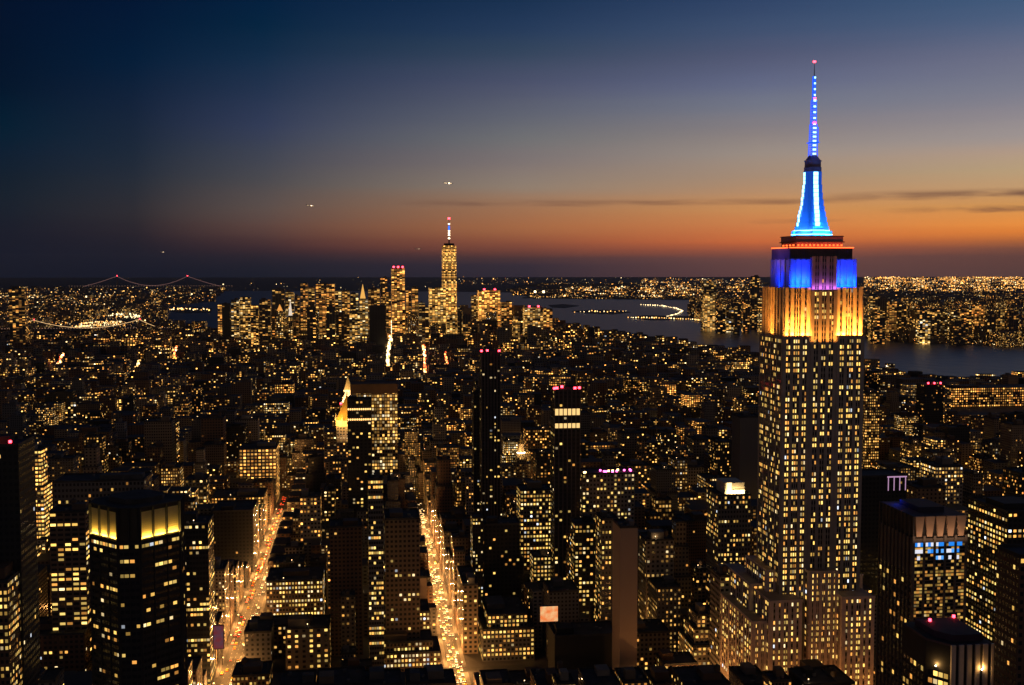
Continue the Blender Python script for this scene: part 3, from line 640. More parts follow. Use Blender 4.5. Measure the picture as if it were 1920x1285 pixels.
hero('ribbed tower topped by a glowing boxy lantern, left of the tallest skyscraper', 1347, 1408, 930, 850, 30, 1080, lit=.35, row=.8, tone='grey', tiers=1, bulk=False, extra=lcrown)
hero('plain dark grey slab standing right against the left side of tallest skyscraper', 1388, 1428, 783, 1100, 26, 925, lit=.0, ww=0, panes=False, tone='grey')
hero('white-framed gridded small tower left of the skyscraper base', 1350, 1386, 1082, 760, 22, 1130, lit=.12, row=.2, tone='stone', cw=3.2, ww=.7)
# right-hand side
def panel_tower():
    Y = 600; x0, z = atY(1714, 969, Y); x1, _ = atY(1812, 969, Y); dep = 42
    T = thing('office_tower', ((x0+x1)/2, Y+dep/2, 0), 'glass-fronted tower with five pale tapered panels round its top, right of the tallest skyscraper', 'building')
    m = MB(); c = (.14, .115, .10, 0)
    m.box(x0, x1, Y, Y+dep, 0, z-12.5, wc=c); m.box(x0+1.2, x1-1.2, Y+1.2, Y+dep-1.2, z-12.5, z-.5, wc=(.04, .035, .035, 0))
    n = 5; wd = (x1-x0)/n
    for i in range(n+1): m.box(x0+wd*i-.7, x0+wd*i+.7, Y-.6, Y+.1, 0, z-11, wc=c)
    nd_ = 9; dd = dep/nd_
    for i in range(nd_+1): m.box(x0-.6, x0+.1, Y+dd*i-.5, Y+dd*i+.5, 0, z, wc=(.06, .05, .05, 0))
    m.build('wall', STONE, T)
    for i in range(n):
        m = MB(); a, b = x0+wd*i+.7, x0+wd*(i+1)-.7
        m.prism([(a+.9, Y-.3), (b-.9, Y-.3), (b-.9, Y+.5), (a+.9, Y+.5)], z-11.5, z, wc=(.5, .33, .22, 0), top=[(a-.3, Y-1), (b+.3, Y-1), (b+.3, Y+.5), (a-.3, Y+.5)], capc=(.4, .3, .2))
        m.build('crown_panel', STONE, T)
    P = Panes(T, 77); zs = [z-17-1.9*i for i in range(48)]
    cols = [wd*i+wd*(.5+(q-1)*.27) for i in range(n) for q in range(3)]
    P.grid((x0, Y), (1, 0), cols, zs, 1.7, 1.25, .66, .35, .5, off=.08)  # pane glow also stands in for warm reflections in the glass
    P.grid((x0, Y+dep), (0, -1), [dd*(i+.5) for i in range(nd_)], zs[10::2], 2.9, 2.3, .2, .8, 1.1)
    P.finish(100)
    m = MB(); bl = [(.02, .25, .9, 1), (.1, .4, 1, 1), (.8, .8, .9, 1)]; rr = random.Random(3)
    for rws in (0, 1, 2):
        for u in cols:
            if rr.random() < (.75 if rws < 2 else .4): m.face([(x0+u-.9, Y-.15, z-17.1-3.8*rws), (x0+u+.9, Y-.15, z-17.1-3.8*rws), (x0+u+.9, Y-.15, z-14.9-3.8*rws), (x0+u-.9, Y-.15, z-14.9-3.8*rws)], wc=bl[rr.choice((0, 0, 1, 2) if rws < 2 else (2, 2, 1))])
    m.build('blue_lit_window', GLOW, T)
    m = MB(); m.box(x0, x1, Y+.2, Y+dep, z-.5, z, wc=(.03, .03, .05, 0)); m.box(x0+8, x1-8, Y+10, Y+dep-8, z, z+3, wc=(.02, .02, .05, 0)); m.build('roof', STONE, T)
    point('roof_lamp', (x0+6, Y+34, z+3), 500, (.02, .06, 1), .4, T); 
    area('crown_beam', ((x0+x1)/2, Y-5, z-14), (0, .35, 1), x1-x0, .5, 1400, (1, .6, .35), T)
    BLD.append((x0, x1, Y, Y+dep, z, 'hero')); HERO_VIS.append((1648, 1815, 1285, Y))
panel_tower()
def corner_tower():
    Y = 470; x0, z = atY(1787, 1210, Y); x1, _ = atY(1862, 1210, Y); dep = 34
    xa = x0-7; T = thing('office_tower', ((x0+x1)/2, Y+dep/2, 0), 'near tower with pale vertical piers, two red roof lights and floodlit corner niches, bottom right', 'building')
    poly = [(x0, Y), (x1, Y), (x1, Y+dep), (xa, Y+dep), (xa, Y+11)]
    m = MB(); m.prism(poly, 0, z-1, wc=(.025, .022, .025, 0))
    w = (x1-x0)/5
    for i in range(6):
        if i % 1 == 0: m.box(x0+w*i-w*.27, x0+w*i+w*.27, Y-.9, Y+.1, 0, z, wc=(.85, .70, .60, 0))  # piers made paler to stand in for city light falling on them
    m.build('wall', STONE, T)
    m = MB(); m.prism([(p[0], p[1]) for p in poly], z-1, z, wc=(.07, .04, .07, 0)); m.prism([((p[0]-(x0+x1)/2)*.75+(x0+x1)/2, (p[1]-Y-17)*.75+Y+17) for p in poly], z, z+3, wc=(.07, .04, .08, 0)); m.build('roof', STONE, T)
    redlights(T, [(x0+2, Y+dep-9, z+3), (x1-3, Y+dep-5, z+3)], .7)
    L = math.hypot(7, 11); ud = (7/L, -11/L); P = Panes(T, 8)
    P.grid((xa, Y+11), ud, [2.5, 5, 7.5, 10], [z-16-3.7*i for i in range(10)], 2.0, 2.2, .5, .9, 1.4)
    P.grid((xa, Y+dep), (0, -1), [3+3.4*i for i in range(6)], [z-16-3.7*i for i in range(10)], 2.0, 2.2, .4, .5, 1.2); P.finish(60)
    for x, y in ((xa+2.3, Y+6.2), (x0+w*3.5, Y-.9)):
        point('niche_beam', (x, y-.4, z-10.5), 1300, (1, .55, .15), .25, T); mm_ = MB(); mm_.ngon(x, y-.3, .35, 8, z-11.4, z-10.9); mm_.build('floodlight', WHTL, T)
    BLD.append((xa, x1, Y, Y+dep, z, 'hero')); HERO_VIS.append((1737, 1865, 1285, Y))
corner_tower()
hero('huge unlit brown tower filling the bottom right edge with one faint window column', 1912, 2090, 1045, 430, 17, 1285, lit=.03, tone='brick', bulk=False)
hero('dark building with three lit slanting window bands at right picture edge', 1890, 2010, 962, 700, 50, 1040, lit=.7, row=1, tone='black', bri=1.3)
def frame_top(T, x0, x1, y0, y1, z, R):
    m = MB()
    for i in range(4): x = x1-16+i*5; m.box(x-.3, x+.3, y0-.4, y0, z-12, z-1, wc=(.3, .25, .3, 0))
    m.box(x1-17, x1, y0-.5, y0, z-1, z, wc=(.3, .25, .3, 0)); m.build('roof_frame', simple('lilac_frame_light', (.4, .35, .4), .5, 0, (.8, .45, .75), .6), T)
hero('dark blue-black slab with a lilac-lit frame along its top corner', 1600, 1700, 895, 900, 30, 960, lit=.01, tone='black', extra=frame_top, bulk=False)
hero('slender lit apartment tower just right of the tallest skyscraper', 1623, 1650, 738, 1500, 26, 870, lit=.75, row=0, tone='brown', bri=1.3, cw=3)
hero('long low warehouse-like office with lit rows of windows toward the river at right', 1783, 1960, 728, 2350, 60, 778, lit=.8, row=.5, tone='brick', bri=1.7, cw=5, fh=5)
hero('dark tower with red rooftop sign right of the tallest skyscraper', 1735, 1770, 722, 1700, 30, 800, lit=.06, tone='black', extra=redtop(3, 1.4))
# spires of the middle distance
def spire_gold():
    Y = 1330; x, z = atY(650, 700+45, Y); hw = 19.5*Y/F; T = thing('pyramid_tower', (x, Y+15, 0), 'stone tower with a golden floodlit pyramid roof left of the right avenue', 'building')
    _, zb = atY(650, 789, Y); _, zt = atY(650, 743, Y); cy = Y+hw
    m = MB(); m.prism([(x-hw, Y), (x+hw, Y), (x+hw, Y+2*hw), (x-hw, Y+2*hw)], 0, zb-7, 3.4, 3.6, (.35, .2, .5, 1.3), (.24, .19, .14, .3)); 
    m.prism([(x-hw-8, Y-10), (x+hw+8, Y-10), (x+hw+8, Y+2*hw+8), (x-hw-8, Y+2*hw+8)], 0, zb-45, 3.4, 3.6, (.4, .7, .5, 1.3), (.24, .19, .14, .3))
    m.build('wall', FAC, T)
    m = MB(); m.ngon(x, cy, hw*1.08, 8, zb, zt, .4, ph=pi/8); m.build('pyramid_roof', GOLD, T)
    m = MB(); m.ngon(x, cy, hw*1.15, 8, zb-7, zb, wc=(.5, .4, .28, 0), ph=pi/8)
    for i in range(8): a = pi/8+i*pi/4; m.ngon(x+hw*1.15*cos(a), cy+hw*1.15*sin(a), .9, 6, zb, zb+7, .1, wc=(.5, .4, .28, 0))
    m.build('crown', STONE, T)
    m = MB(); m.ngon(x, cy, .6, 6, zt, zt+5, .1); m.build('finial', GOLD, T)
    for dx, dy in ((-14, -16), (8, -18), (-20, 4)): area('pyramid_beam', (x+dx*1.2, cy+dy*1.2, zb-4), (-dx, -dy, 22), 5, 5, 17000, (1, .55, .12), T)
    area('cornice_beam', (x, cy-24, zb-22), (0, .35, 1), 20, 1, 6000, (1, .6, .25), T)
    BLD.append((x-hw, x+hw, Y, Y+2*hw, zt, 'hero')); HERO_VIS.append((628, 652, 900, Y))
spire_gold()
def clock_tower():
    Y = 1500; x, zt = atY(652, 711, Y); hw = 10; T = thing('clock_tower', (x, Y+hw, 0), 'slim tower with a brightly lit white pointed cap just behind the golden pyramid', 'building')
    _, za = atY(652, 755, Y); _, zb = atY(652, 737, Y); cy = Y+hw
    m = MB(); m.prism([(x-hw, Y), (x+hw, Y), (x+hw, Y+2*hw), (x-hw, Y+2*hw)], 0, za, 3.4, 3.6, (.2, .4, .5, 1), (.3, .26, .2, .3)); m.build('wall', FAC, T)
    m = MB(); m.ngon(x, cy, hw*1.1, 4, za, zb, hw*.5, wc=(.6, .5, .35, 0), ph=pi/4); m.ngon(x, cy, hw*.5, 8, zb, zb+4, wc=(.6, .5, .35, 0)); m.ngon(x, cy, hw*.52, 8, zb+4, zt+3, .15, wc=(.6, .42, .15, 0)); m.build('spire', STONE, T)
    m = MB(); m.ngon(x, cy, hw*.55, 8, zb+1, zb+3); m.ngon(x, cy, hw*.72, 8, zb-8, zb-6.5); m.build('lantern_light', AMB2, T)
    for dx, dy in ((-10, -12), (7, -14)): area('spire_beam', (x+dx*1.3, cy+dy*1.3, za+1), (-dx, -dy, 30), 4, 4, 18000, (1, .68, .35), T)
    redlights(T, [(x-9, Y-1, za-2), (x+11, Y-1, za-2)], 1.2)
    HERO_VIS.append((642, 662, 750, Y))
clock_tower()
def beads(rows):
    def f(T, x0, x1, y0, y1, z, R):
        m = MB()
        for zz in rows:
            for i in range(11): x = x0+(x1-x0)*(i+.5)/11; m.ngon(x, y0-.5, .7, 6, z-zz, z-zz+1.6)
        m.build('facade_lamp', AMB2, T)
    return f
hero('dark tower with two strings of lamps at its top in front of golden pyramid', 651, 696, 752, 1120, 26, 960, lit=.16, row=.4, tone='black', bri=1.1, extra=beads((9, 19)))
def roofband(T, x0, x1, y0, y1, z, R):
    m = MB(); m.box(x0-.3, x1+.3, y0-.3, y1+.3, z-11, z+.6, wc=(.09, .05, .035, 0)); m.build('roof_band', STONE, T)
hero('broad office tower with brightly lit upper floors behind the dark beaded tower', 657, 745, 722, 1420, 34, 900, lit=.8, row=.9, tone='brown', bri=1.25, panes=False, cw=3.1, fh=4.1, ww=.74, bulk=False, extra=roofband)
def cupola():
    Y = 1400; x, zt = atY(979, 812, Y); T = thing('cupola_tower', (x, Y+8, 0), 'small tower with gold-lit cupola and spike near the picture centre', 'building')
    _, z2 = atY(979, 852, Y); _, z1 = atY(979, 870, Y); m = MB(); hw = 11
    m.prism([(x-hw, Y), (x+hw, Y), (x+hw, Y+20), (x-hw, Y+20)], 0, z1, 3.4, 3.6, (.3, .4, .5, 1.1), (.24, .2, .15, .3)); m.prism([(x-6, Y+4), (x+6, Y+4), (x+6, Y+16), (x-6, Y+16)], z1, z2, 3, 3.6, (.4, .5, .5, 1.2), (.24, .2, .15, .3)); m.build('wall', FAC, T)
    m = MB(); m.ngon(x, Y+10, 4.5, 8, z2, z2+12, wc=(.5, .4, .3, 0)); m.ngon(x, Y+10, 4.2, 10, z2+12, z2+18, 1, wc=(.6, .42, .15, 0)); m.ngon(x, Y+10, .5, 6, z2+18, zt, .1, wc=(.6, .42, .15, 0)); m.build('cupola', STONE, T)
    m = MB(); m.ngon(x, Y+10, 3.4, 8, z2+10, z2+12.2); m.ngon(x, Y+10, 5.2, 8, z2, z2+1); m.build('lantern_light', WHTL, T)
    area('cupola_beam', (x-2, Y-4, z2-1), (.1, .7, 1), 6, 2, 5000, (1, .6, .2), T)
    HERO_VIS.append((968, 990, 905, Y))
cupola()
def darktower(label, pxl, pxr, ytop, Y, dep, yvis, lights, litz):
    def ex(T, x0, x1, y0, y1, z, R):
        m = MB(); w = x1-x0
        for i in range(7): x = x0+w*i/6; m.box(x-.35, x+.35, y0-.5, y0+.1, 0, z+.5, wc=(.10, .085, .095, 0))
        m.build('rib', STONE, T); redlights(T, [(x0+w*f, y0+g, z+1) for f, g in lights], 1.15)
        if litz:
            for a, h_ in litz:
                for i in range(6):
                    m = MB(); x = x0+w*(i+.12)/6; m.face([(x, y0-.1, z-a), (x+w*.13, y0-.1, z-a), (x+w*.13, y0-.1, z-a+h_), (x, y0-.1, z-a+h_)], wc=(1.15, .72, .26, 1) if i < 4 or a > 20 else (.05, .08, .2, 1)); m.build('lit_window', GLOW, T)
    hero(label, pxl, pxr, ytop, Y, dep, yvis, lit=.10, row=.3, tone='black', cw=3.6, bri=1.1, extra=ex, bulk=False)
darktower('tall dark ribbed tower with red roof lights and two bright lit bands, centre right', 1040, 1088, 733, 960, 22, 1000, ((.0, 1), (.12, 4), (.8, 1), (1.0, 4), (.4, 15)), ((21, 5.5), (32, 4)))
darktower('tallest of the dark towers near the centre, thin red-lit glass slab', 903, 938, 662, 1180, 22, 985, ((.0, 1), (.35, 8), (.95, 1)), ())
hero('bulky dark slab behind and left of the dark glass tower', 888, 905, 742, 1240, 20, 970, lit=.1, row=.4, tone='black')
# downtown group
def far_hero(label, pxl, pxr, ytop, Y, lit=.6, bri=1.5, tone='brown', row=.6, cell=1.0, red=0, **k):
    if label == 'PENDING': lit *= r.choice((.3, .6, .9, 1.2)); bri *= r.choice((.5, .75, 1.1))
    T = hero(label, pxl, pxr, ytop, Y, max(20, (pxr-pxl)*Y/F*.8), ytop+35, lit=lit, bri=bri, tone=tone, row=min(1, row+.25), cw=Y/F*5.0*cell, fh=Y/F*2.3*cell, ww=.86, near=False, panes=False, rnd=r, extra=redtop(red, 4) if red else None, **k)
    return T
far_hero('downtown tower capped by red lights, left of the tallest downtown tower', 734, 759, 503, 4800, .95, 1.7, red=3)
far_hero('bright broad downtown block at the left foot of the tallest downtown tower', 805, 836, 540, 5000, .95, 1.7, row=.4)
far_hero('brightest golden slab-like block right of the tallest downtown tower', 898, 938, 545, 4900, 1.0, 2.2, 'tan', .1, red=2)
far_hero('golden low block in front of the foot of the tallest downtown tower', 838, 874, 592, 4600, .9, 1.5)
far_hero('narrow dim tower between the tallest downtown tower and brightest golden block', 884, 897, 554, 4950, .5, 1.0)
far_hero('tower with white roof band right of the brightest golden block', 940, 960, 567, 4800, .55, 1.2)
far_hero('wide riverside office with evenly lit floors at the edge of downtown', 984, 1018, 577, 4500, .85, 1.1, 'tan', .3, red=2)
far_hero('riverside apartment block with mixed lit windows beside the wide office', 1019, 1036, 579, 4550, .5, 1.2, row=0)
far_hero('unlit black windowless slab in the downtown foreground', 692, 723, 573, 4200, .0, 0, 'black', bulk=False)
far_hero('slender tower with a ball of light on top, left of red-capped tower', 713, 726, 520, 5400, .35, 1.1)
far_hero('slim white-lit tower at the left end of downtown', 408, 416, 572, 4700, .8, 1.6, 'stone')
far_hero('plain dark slab tower at the left end of downtown', 416, 431, 569, 4680, .02, .5, 'black')
far_hero('distant tower with golden lit top band at far left', 16, 46, 541, 4400, .35, 1.0)
for i, (a, b, t, l) in enumerate([(433,448,562,.45),(450,469,558,.5),(486,507,562,.5),(510,533,542,.6),(535,551,548,.5),(553,562,555,.4),(563,577,532,.55),(578,590,540,.55),(592,627,533,.6),(628,640,546,.5),(641,656,545,.6),(657,672,550,.6),(674,690,562,.6),(690,712,541,.6),(724,733,548,.4),(761,771,545,.5),(772,784,538,.5),(785,797,568,.4),(797,804,575,.4),(858,866,577,.5),(868,882,590,.45),(962,975,598,.4),(612,628,575,.15),(575,592,575,.4),(500,520,580,.5),(545,560,590,.5),(630,655,590,.5),(470,484,574,.5),(598,610,560,.5),(655,675,585,.5)]):
    wrd = ['narrow', 'broad'][b-a > 18]
    far_hero('PENDING', a, b, t, 4500+r.random()*1300 if t < 560 else 4200+r.random()*400, l+.2*r.random(), 1.2+.6*r.random(), r.choice(['brown', 'tan', 'grey']), .5)['_auto'] = 'downtown'
def trade_tower():
    Y = 5050; xa, z = atY(830, 458, Y); xb, _ = atY(856, 458, Y); cx_ = (xa+xb)/2; T = thing('glass_skyscraper', (cx_, Y+30, 0), 'tallest downtown tower, faceted glass with white lit floors and a thin lit mast', 'skyscraper')
    hw = (xb-xa)/2*1.04; cy = Y+hw; c = [(cx_-hw, cy-hw), (cx_+hw, cy-hw), (cx_+hw, cy+hw), (cx_-hw, cy+hw)]
    m = MB(); wp = (1.15, .31, .86, 1.7); wc = (.06, .07, .09, .6)
    m.prism(c, 0, 56, 12, 6, wp, wc, cap=False)
    hr = hw; tp = [(cx_, cy-hr), (cx_+hr, cy), (cx_, cy+hr), (cx_-hr, cy)]; zt = z-6
    for i in range(4):
        a, b, t0, t1 = c[i], c[(i+1) % 4], tp[i], tp[(i+1) % 4]; nr = 62; nc = 5
        m.face([(*a, 56), (*b, 56), (*t0, zt)], [(0, 0), (nc, 0), (nc/2, nr)], wp, wc); m.face([(*b, 56), (*t1, zt), (*t0, zt)], [(nc/2, 0), (nc, nr), (0, nr)], wp, wc)
    m.face([(*p, zt) for p in tp], wc=wc); m.build('wall', FAC, T)
    m = MB(); m.ngon(cx_, cy, hr*.72, 16, zt, zt+10, wc=(.03, .03, .035, 0)); m.build('ring', STONE, T)
    _, zs = atY(843, 411, Y); m = MB(); m.ngon(cx_, cy, 3.2, 8, zt+10, zs, 1.2, wc=(.1, .1, .16, 0)); m.build('mast', STONE, T)
    m = MB()
    for y_ in (420, 433, 437, 441, 447): _, q = atY(843, y_, Y); m.ngon(cx_, cy, 3.8, 8, q-2, q+2.5)
    m.build('mast_light', WHTL, T); redlights(T, [(cx_, cy, zs)], 5)
    m = MB(); _, q = atY(843, 426, Y); m.ngon(cx_, cy, 3.6, 8, q-12, q+6); m.build('mast_blue_light', BLUG, T)
    BLD.append((xa, xb, Y, Y+60, z, 'hero')); HERO_VIS.append((828, 858, 600, Y))
trade_tower()
def small_pyr(label, px, ytop, ybase, Y, colr, hwpx):
    x, zt = atY(px, ytop, Y); _, zb = atY(px, ybase, Y); hw = hwpx*Y/F; T = thing('spired_tower', (x, Y+hw, 0), label, 'building')
    m = MB(); m.prism([(x-hw, Y), (x+hw, Y), (x+hw, Y+2*hw), (x-hw, Y+2*hw)], 0, zb, 7, 7, (.6, r.random(), .6, 1.2), (.2, .16, .12, .4)); m.build('wall', FAC, T)
    m = MB(); m.ngon(x, Y+hw, hw*1.2, 4, zb, zt, .5, ph=pi/4); m.build('pyramid_roof', simple('self_lit_copper', (.4, .3, .2), .5, 0, colr, .9), T)  # floodlighting put in as glow of the roof itself
    HERO_VIS.append((px-hwpx, px+hwpx, ybase+30, Y))
small_pyr('downtown tower with tall golden pyramid top', 680, 533, 560, 4700, (1, .5, .1), 6)
small_pyr('downtown block with squat orange-lit pyramid roof', 524, 571, 583, 4500, (1, .4, .07), 6)
small_pyr('downtown tower with glowing white stepped cupola', 544, 563, 592, 4480, (.9, .75, .6), 4)
for i, (a, b, t, Y, l) in enumerate([(1320,1343,528,5400,.3),(1411,1424,518,5500,.2),(1394,1406,562,5200,.6),(1378,1388,570,5100,.5),(1425,1440,560,5200,.5),(1346,1360,580,5200,.4),(1362,1376,578,5300,.5),
    (1632,1646,556,4600,.5),(1650,1664,560,4700,.55),(1668,1682,566,4600,.55),(1686,1700,572,4650,.5),(1702,1714,575,4700,.5),(1720,1762,580,4500,.9),(1764,1780,583,4600,.5),(1784,1800,586,4550,.5),(1803,1822,578,4600,.6),(1828,1848,572,4700,.8),(1852,1868,588,4500,.5),(1872,1888,580,4600,.5),(1892,1910,584,4500,.6),(1725,1745,600,4350,.5),(1790,1815,604,4300,.5),(1640,1660,585,4400,.5)]):
    far_hero('PENDING', a, b, t, Y, l, 1.3, r.choice(['brown', 'grey', 'tan']), .3)['_auto'] = 'jersey'
far_hero('pale water-edge tower on the far shore with dark cap seen left of tallest skyscraper', 1322, 1341, 553, 5380, .98, 1.0, 'stone', .1)
NH = len(BLD)
HERO_VIS += [(120,255,615,6800),(190,268,600,7600),(60,300,612,5300),(300,410,616,5300),(0,420,575,8000),(721,735,683,3650),(726,738,650,4400),(730,740,622,5500),(790,802,700,3300),(790,800,655,4400),(786,796,625,5600),(832,843,675,3800)]
# ------------------------------------------------------------------ generic city fabric
g = random.Random(21); CAND = []
def top_cap(x0, x1, y0, y1):
    """greatest height a filler building may have without hiding a landmark or the two lit avenues"""
    cs = [proj(x, y, 30)[0] for x in (x0, x1) for y in (y0, y1)]; a, b = min(cs), max(cs); cap = 400
    for (l, r_, yv, Y) in HERO_VIS:
        if Y > y0 and b > l+1 and a < r_-1:
            cap = min(cap, atY((a+b)/2, yv, y0)[1])
    if 0 < x1 < 60 and y0 > 60: cap = min(cap, 300*(1-x1/66.5))
    if -92 < x0 < 0: cap = min(cap, 300*(1-abs(x0)/99.5))
    return cap
AVL = {'a': [(727, 692), (727, 672), (729, 655), (732, 640), (734, 620), (735, 600)], 'b': [(797, 716), (797, 690), (796, 665), (794, 645), (790, 620), (788, 600)], 'c': [(841, 692), (838, 680), (834, 662)],
 'd': [(86, 706), (100, 695), (112, 680), (118, 665)], 'e': [(250, 704), (256, 690), (262, 676)], 'f': [(330, 682), (325, 665), (335, 650), (322, 660)], 'g': [(440, 722), (448, 714), (452, 708)]}
def corridor(x0, x1, y0):
    if y0 < 2400: return False
    a, b = proj(x0, y0, 0), proj(x1, y0, 0)
    for P in AVL.values():
        for p, q in zip(P, P[1:]):
            lo, hi = min(p[1], q[1]), max(p[1], q[1])
            if lo-1 <= a[1] <= hi+6:
                t = (a[1]-p[1])/((q[1]-p[1]) or 1); t = min(1, max(0, t)); xx = p[0]+(q[0]-p[0])*t
                if a[0]-3.5 < xx < b[0]+3.5: return True
    return False
def clear(x0, x1, y0, y1):
    if corridor(x0, x1, y0): return False
    for b in BLD[:NH]:
        if x0 < b[1]+2 and x1 > b[0]-2 and y0 < b[3]+2 and y1 > b[2]-2: return False
    if x0 < 350 and x1 > 225 and y0 < 790 and y1 > 680: return False
    return True
def infr(x0, x1, y0, h):
    p = proj((x0+x1)/2, y0, h); return -40 < p[0] < 1960 and p[1] < 1290
avx = sorted(AVE.values()); avx = [-2600, -2200, -1800, -1400, -1080]+avx+[2200]
def inwater(x, y): return inpoly(x, y, WG)
def place(x0, x1, y0, y1, h, dep=0):
    if x1-x0 < 7 or y1-y0 < 7 or inwater(x0, y0) or inwater(x1, y1) or inwater(x1, y0): return
    if not clear(x0, x1, y0, y1):
        if dep < 3 and y0 < 1800:
            if x1-x0 > y1-y0: xm = (x0+x1)/2; place(x0, xm-.3, y0, y1, h, dep+1); place(xm, x1, y0, y1, h*.8, dep+1)
            else: ym = (y0+y1)/2; place(x0, x1, y0, ym-.3, h, dep+1); place(x0, x1, ym, y1, h*.8, dep+1)
        return
    h = min(h, top_cap(x0, x1, y0, y1))
    if y0 < 815: h = min(h, atY(proj((x0+x1)/2, y0, 40)[0], 1250+(x0*7+y0) % 22, y0)[1])
    if h > 9 and infr(x0, x1, y0, h): CAND.append((x0, x1, y0, y1, h))
for k in range(3, 66):
    ya = 40+80.5*k+7; yb = ya+80.5-14
    A_ = avx if ya < 1490 else [a for a in avx if a != 67] if ya < 1560 else [a+(ya-1560)*.03 for a in avx if a not in (67, -100)] if ya < 2700 else [a*.93+120+(g.random()-.5)*90-(ya-2700)*.09 for a in avx if a not in (67,)]
    for xa, xb in zip(A_, A_[1:]):
        wl = 8.6 if xa == 67 else 11.2 if xa == -100 else 10; wr = 8.6 if xb == 67 else 11.2 if xb == -100 else 10
        xs_, xe_ = xa+wl, xb-wr
        for row in (0, 1):
            y0, y1 = (ya, ya+31) if row == 0 else (yb-31, yb); x = xs_
            while x < xe_-10:
                w = g.uniform(14, 34) if ya < 1500 else g.uniform(18, 46)
                if xe_-(x+w) < 12: w = xe_-x
                X1 = x+w
                if ya < 1650: h = g.choice([22, 30, 38, 46, 55, 64, 75, 60, 50, 90]) * g.uniform(.85, 1.2)
                elif ya < 2600: h = g.choice([16, 20, 24, 30, 36, 48, 60]) * g.uniform(.8, 1.2)
                elif ya < 4300: h = g.choice([14, 16, 18, 20, 24, 28, 40]) * g.uniform(.8, 1.2)
                else: h = g.choice([20, 28, 40, 55, 75]) * g.uniform(.8, 1.2) if 250 < x < 900 else g.uniform(14, 45)
                if x > 1300 and ya > 1500: h *= .8
                place(x, X1-.6, y0, y1-g.uniform(0, 6), h)
                x = X1
# visibility (coarse painter's pass from the camera) ranks them
GW, GH = 480, 322
buf = [[-1]*GW for _ in range(GH)]
order = sorted([(i, c) for i, c in enumerate(CAND)]+[(-2-j, b[:5]) for j, b in enumerate(BLD)], key=lambda q: -(q[1][2]))
order.append((-1000, (259, 325, 700, 750, 256)))
order.sort(key=lambda q: -q[1][2])
for i, c in order:
    pr = [proj(x, y, z) for x in c[:2] for y in c[2:4] for z in (0, c[4])]
    a, b = min(p[0] for p in pr), max(p[0] for p in pr); t = min(p[1] for p in pr); bt = max(p[1] for p in pr)
    ia, ib, it_, ibt = max(0, int(a/4)), min(GW-1, int(b/4)), max(0, int(t/4)), min(GH-1, int(bt/4))
    if ib >= ia:
        for yy in range(it_, ibt+1): buf[yy][ia:ib+1] = [i]*(ib-ia+1)
cnt = {}; cen = {}
for yy, rw in enumerate(buf):
    for xx, v in enumerate(rw):
        if v >= 0:
            cnt[v] = cnt.get(v, 0)+1; s_ = cen.setdefault(v, [0, 0]); s_[0] += xx; s_[1] += yy
rank = sorted(cnt, key=lambda v: -cnt[v])
NIND = max(0, 296-len([o for o in bpy.data.objects if o.parent is None and o.get('category') in ('building', 'skyscraper')]))
IND = rank[:NIND]; INDS = set(IND)
print('candidates', len(CAND), 'visible', len(rank), 'individual', len(IND), 'smallest', cnt[IND[-1]])
AUTO = []
def district(x, y):
    v = sin(x*.0061+1.3)*sin(y*.0043+.4)+.6*sin(x*.013+y*.009)+.5*sin(y*.017-x*.006+2); return max(.15, 1+.62*v)
def style(Y, rr, X=0):
    t, l, w, b = style0(Y, rr); k = .95 if Y < 1100 else 1.0 if Y < 1700 else .68 if Y < 4200 else .8
    q = rr.random(); f = rr.choice((.1, .4, .8, 1, 1.5, 2)); f *= district(X, Y)
    return t, min(.95, l*k*f), w, b*rr.choice((.45, .75, 1.1, 1.45))

def style0(Y, rr):
    t = rr.choice(['brick', 'brown', 'grey', 'stone', 'tan', 'black', 'grey', 'brick'])
    q = rr.random(); lit, row, bri = (rr.uniform(.10, .28), .3, 1.2) if q < .55 else (rr.uniform(.3, .6), .9, 1.3) if q < .85 else (rr.uniform(.01, .06), .3, 1.0)
    if q > .97: lit, row, bri = .85, .4, 1.5
    return t, lit, row, bri
for v in IND:
    x0, x1, y0, y1, h = CAND[v]; rr = random.Random(v); t, lit, row, bri = style(y0, rr, x0)
    T = thing('building', ((x0+x1)/2, (y0+y1)/2, 0), 'PENDING', 'building'); T['_auto'] = 'mid'
    if y0 > 1200: lit *= 1.15
    tiers = 1 if h < 45 or rr.random() < .5 else rr.choice((2, 3))
    cs = max(1, y0/1800)*rr.uniform(.78, 1.1)
    bld(T, x0, x1, y0, y1, h, lit=lit, cw=rr.uniform(2.4, 3.8)*cs, fh=3.5*cs, ww=rr.uniform(.4, .7), bri=bri*(1+.12*cs), tone=t, row=row, tiers=tiers, near=y0 < 1700, panes=y0 < 850 and cnt[v] > 60, rnd=rr)
    T['_lit'] = lit; T['_row'] = row; T['_tone'] = t; T['_h'] = h
    c = cen[v]; T['_px'] = (c[0]/cnt[v]*4+2, c[1]/cnt[v]*4+2)
rest = MB()
for v, (x0, x1, y0, y1, h) in enumerate(CAND):
    if v in INDS: continue
    rr = random.Random(v); t, lit, row, bri = style(y0, rr, x0); cs = max(1, y0/1900)
    rest.prism([(x0, y0), (x1, y0), (x1, y1), (x0, y1)], 0, h, 4.0*cs, 3.1*cs, (lit*1.1, rr.random(), .55, bri*(1+.45*cs)), (*TONES[t], row), capc=(.035, .035, .04))
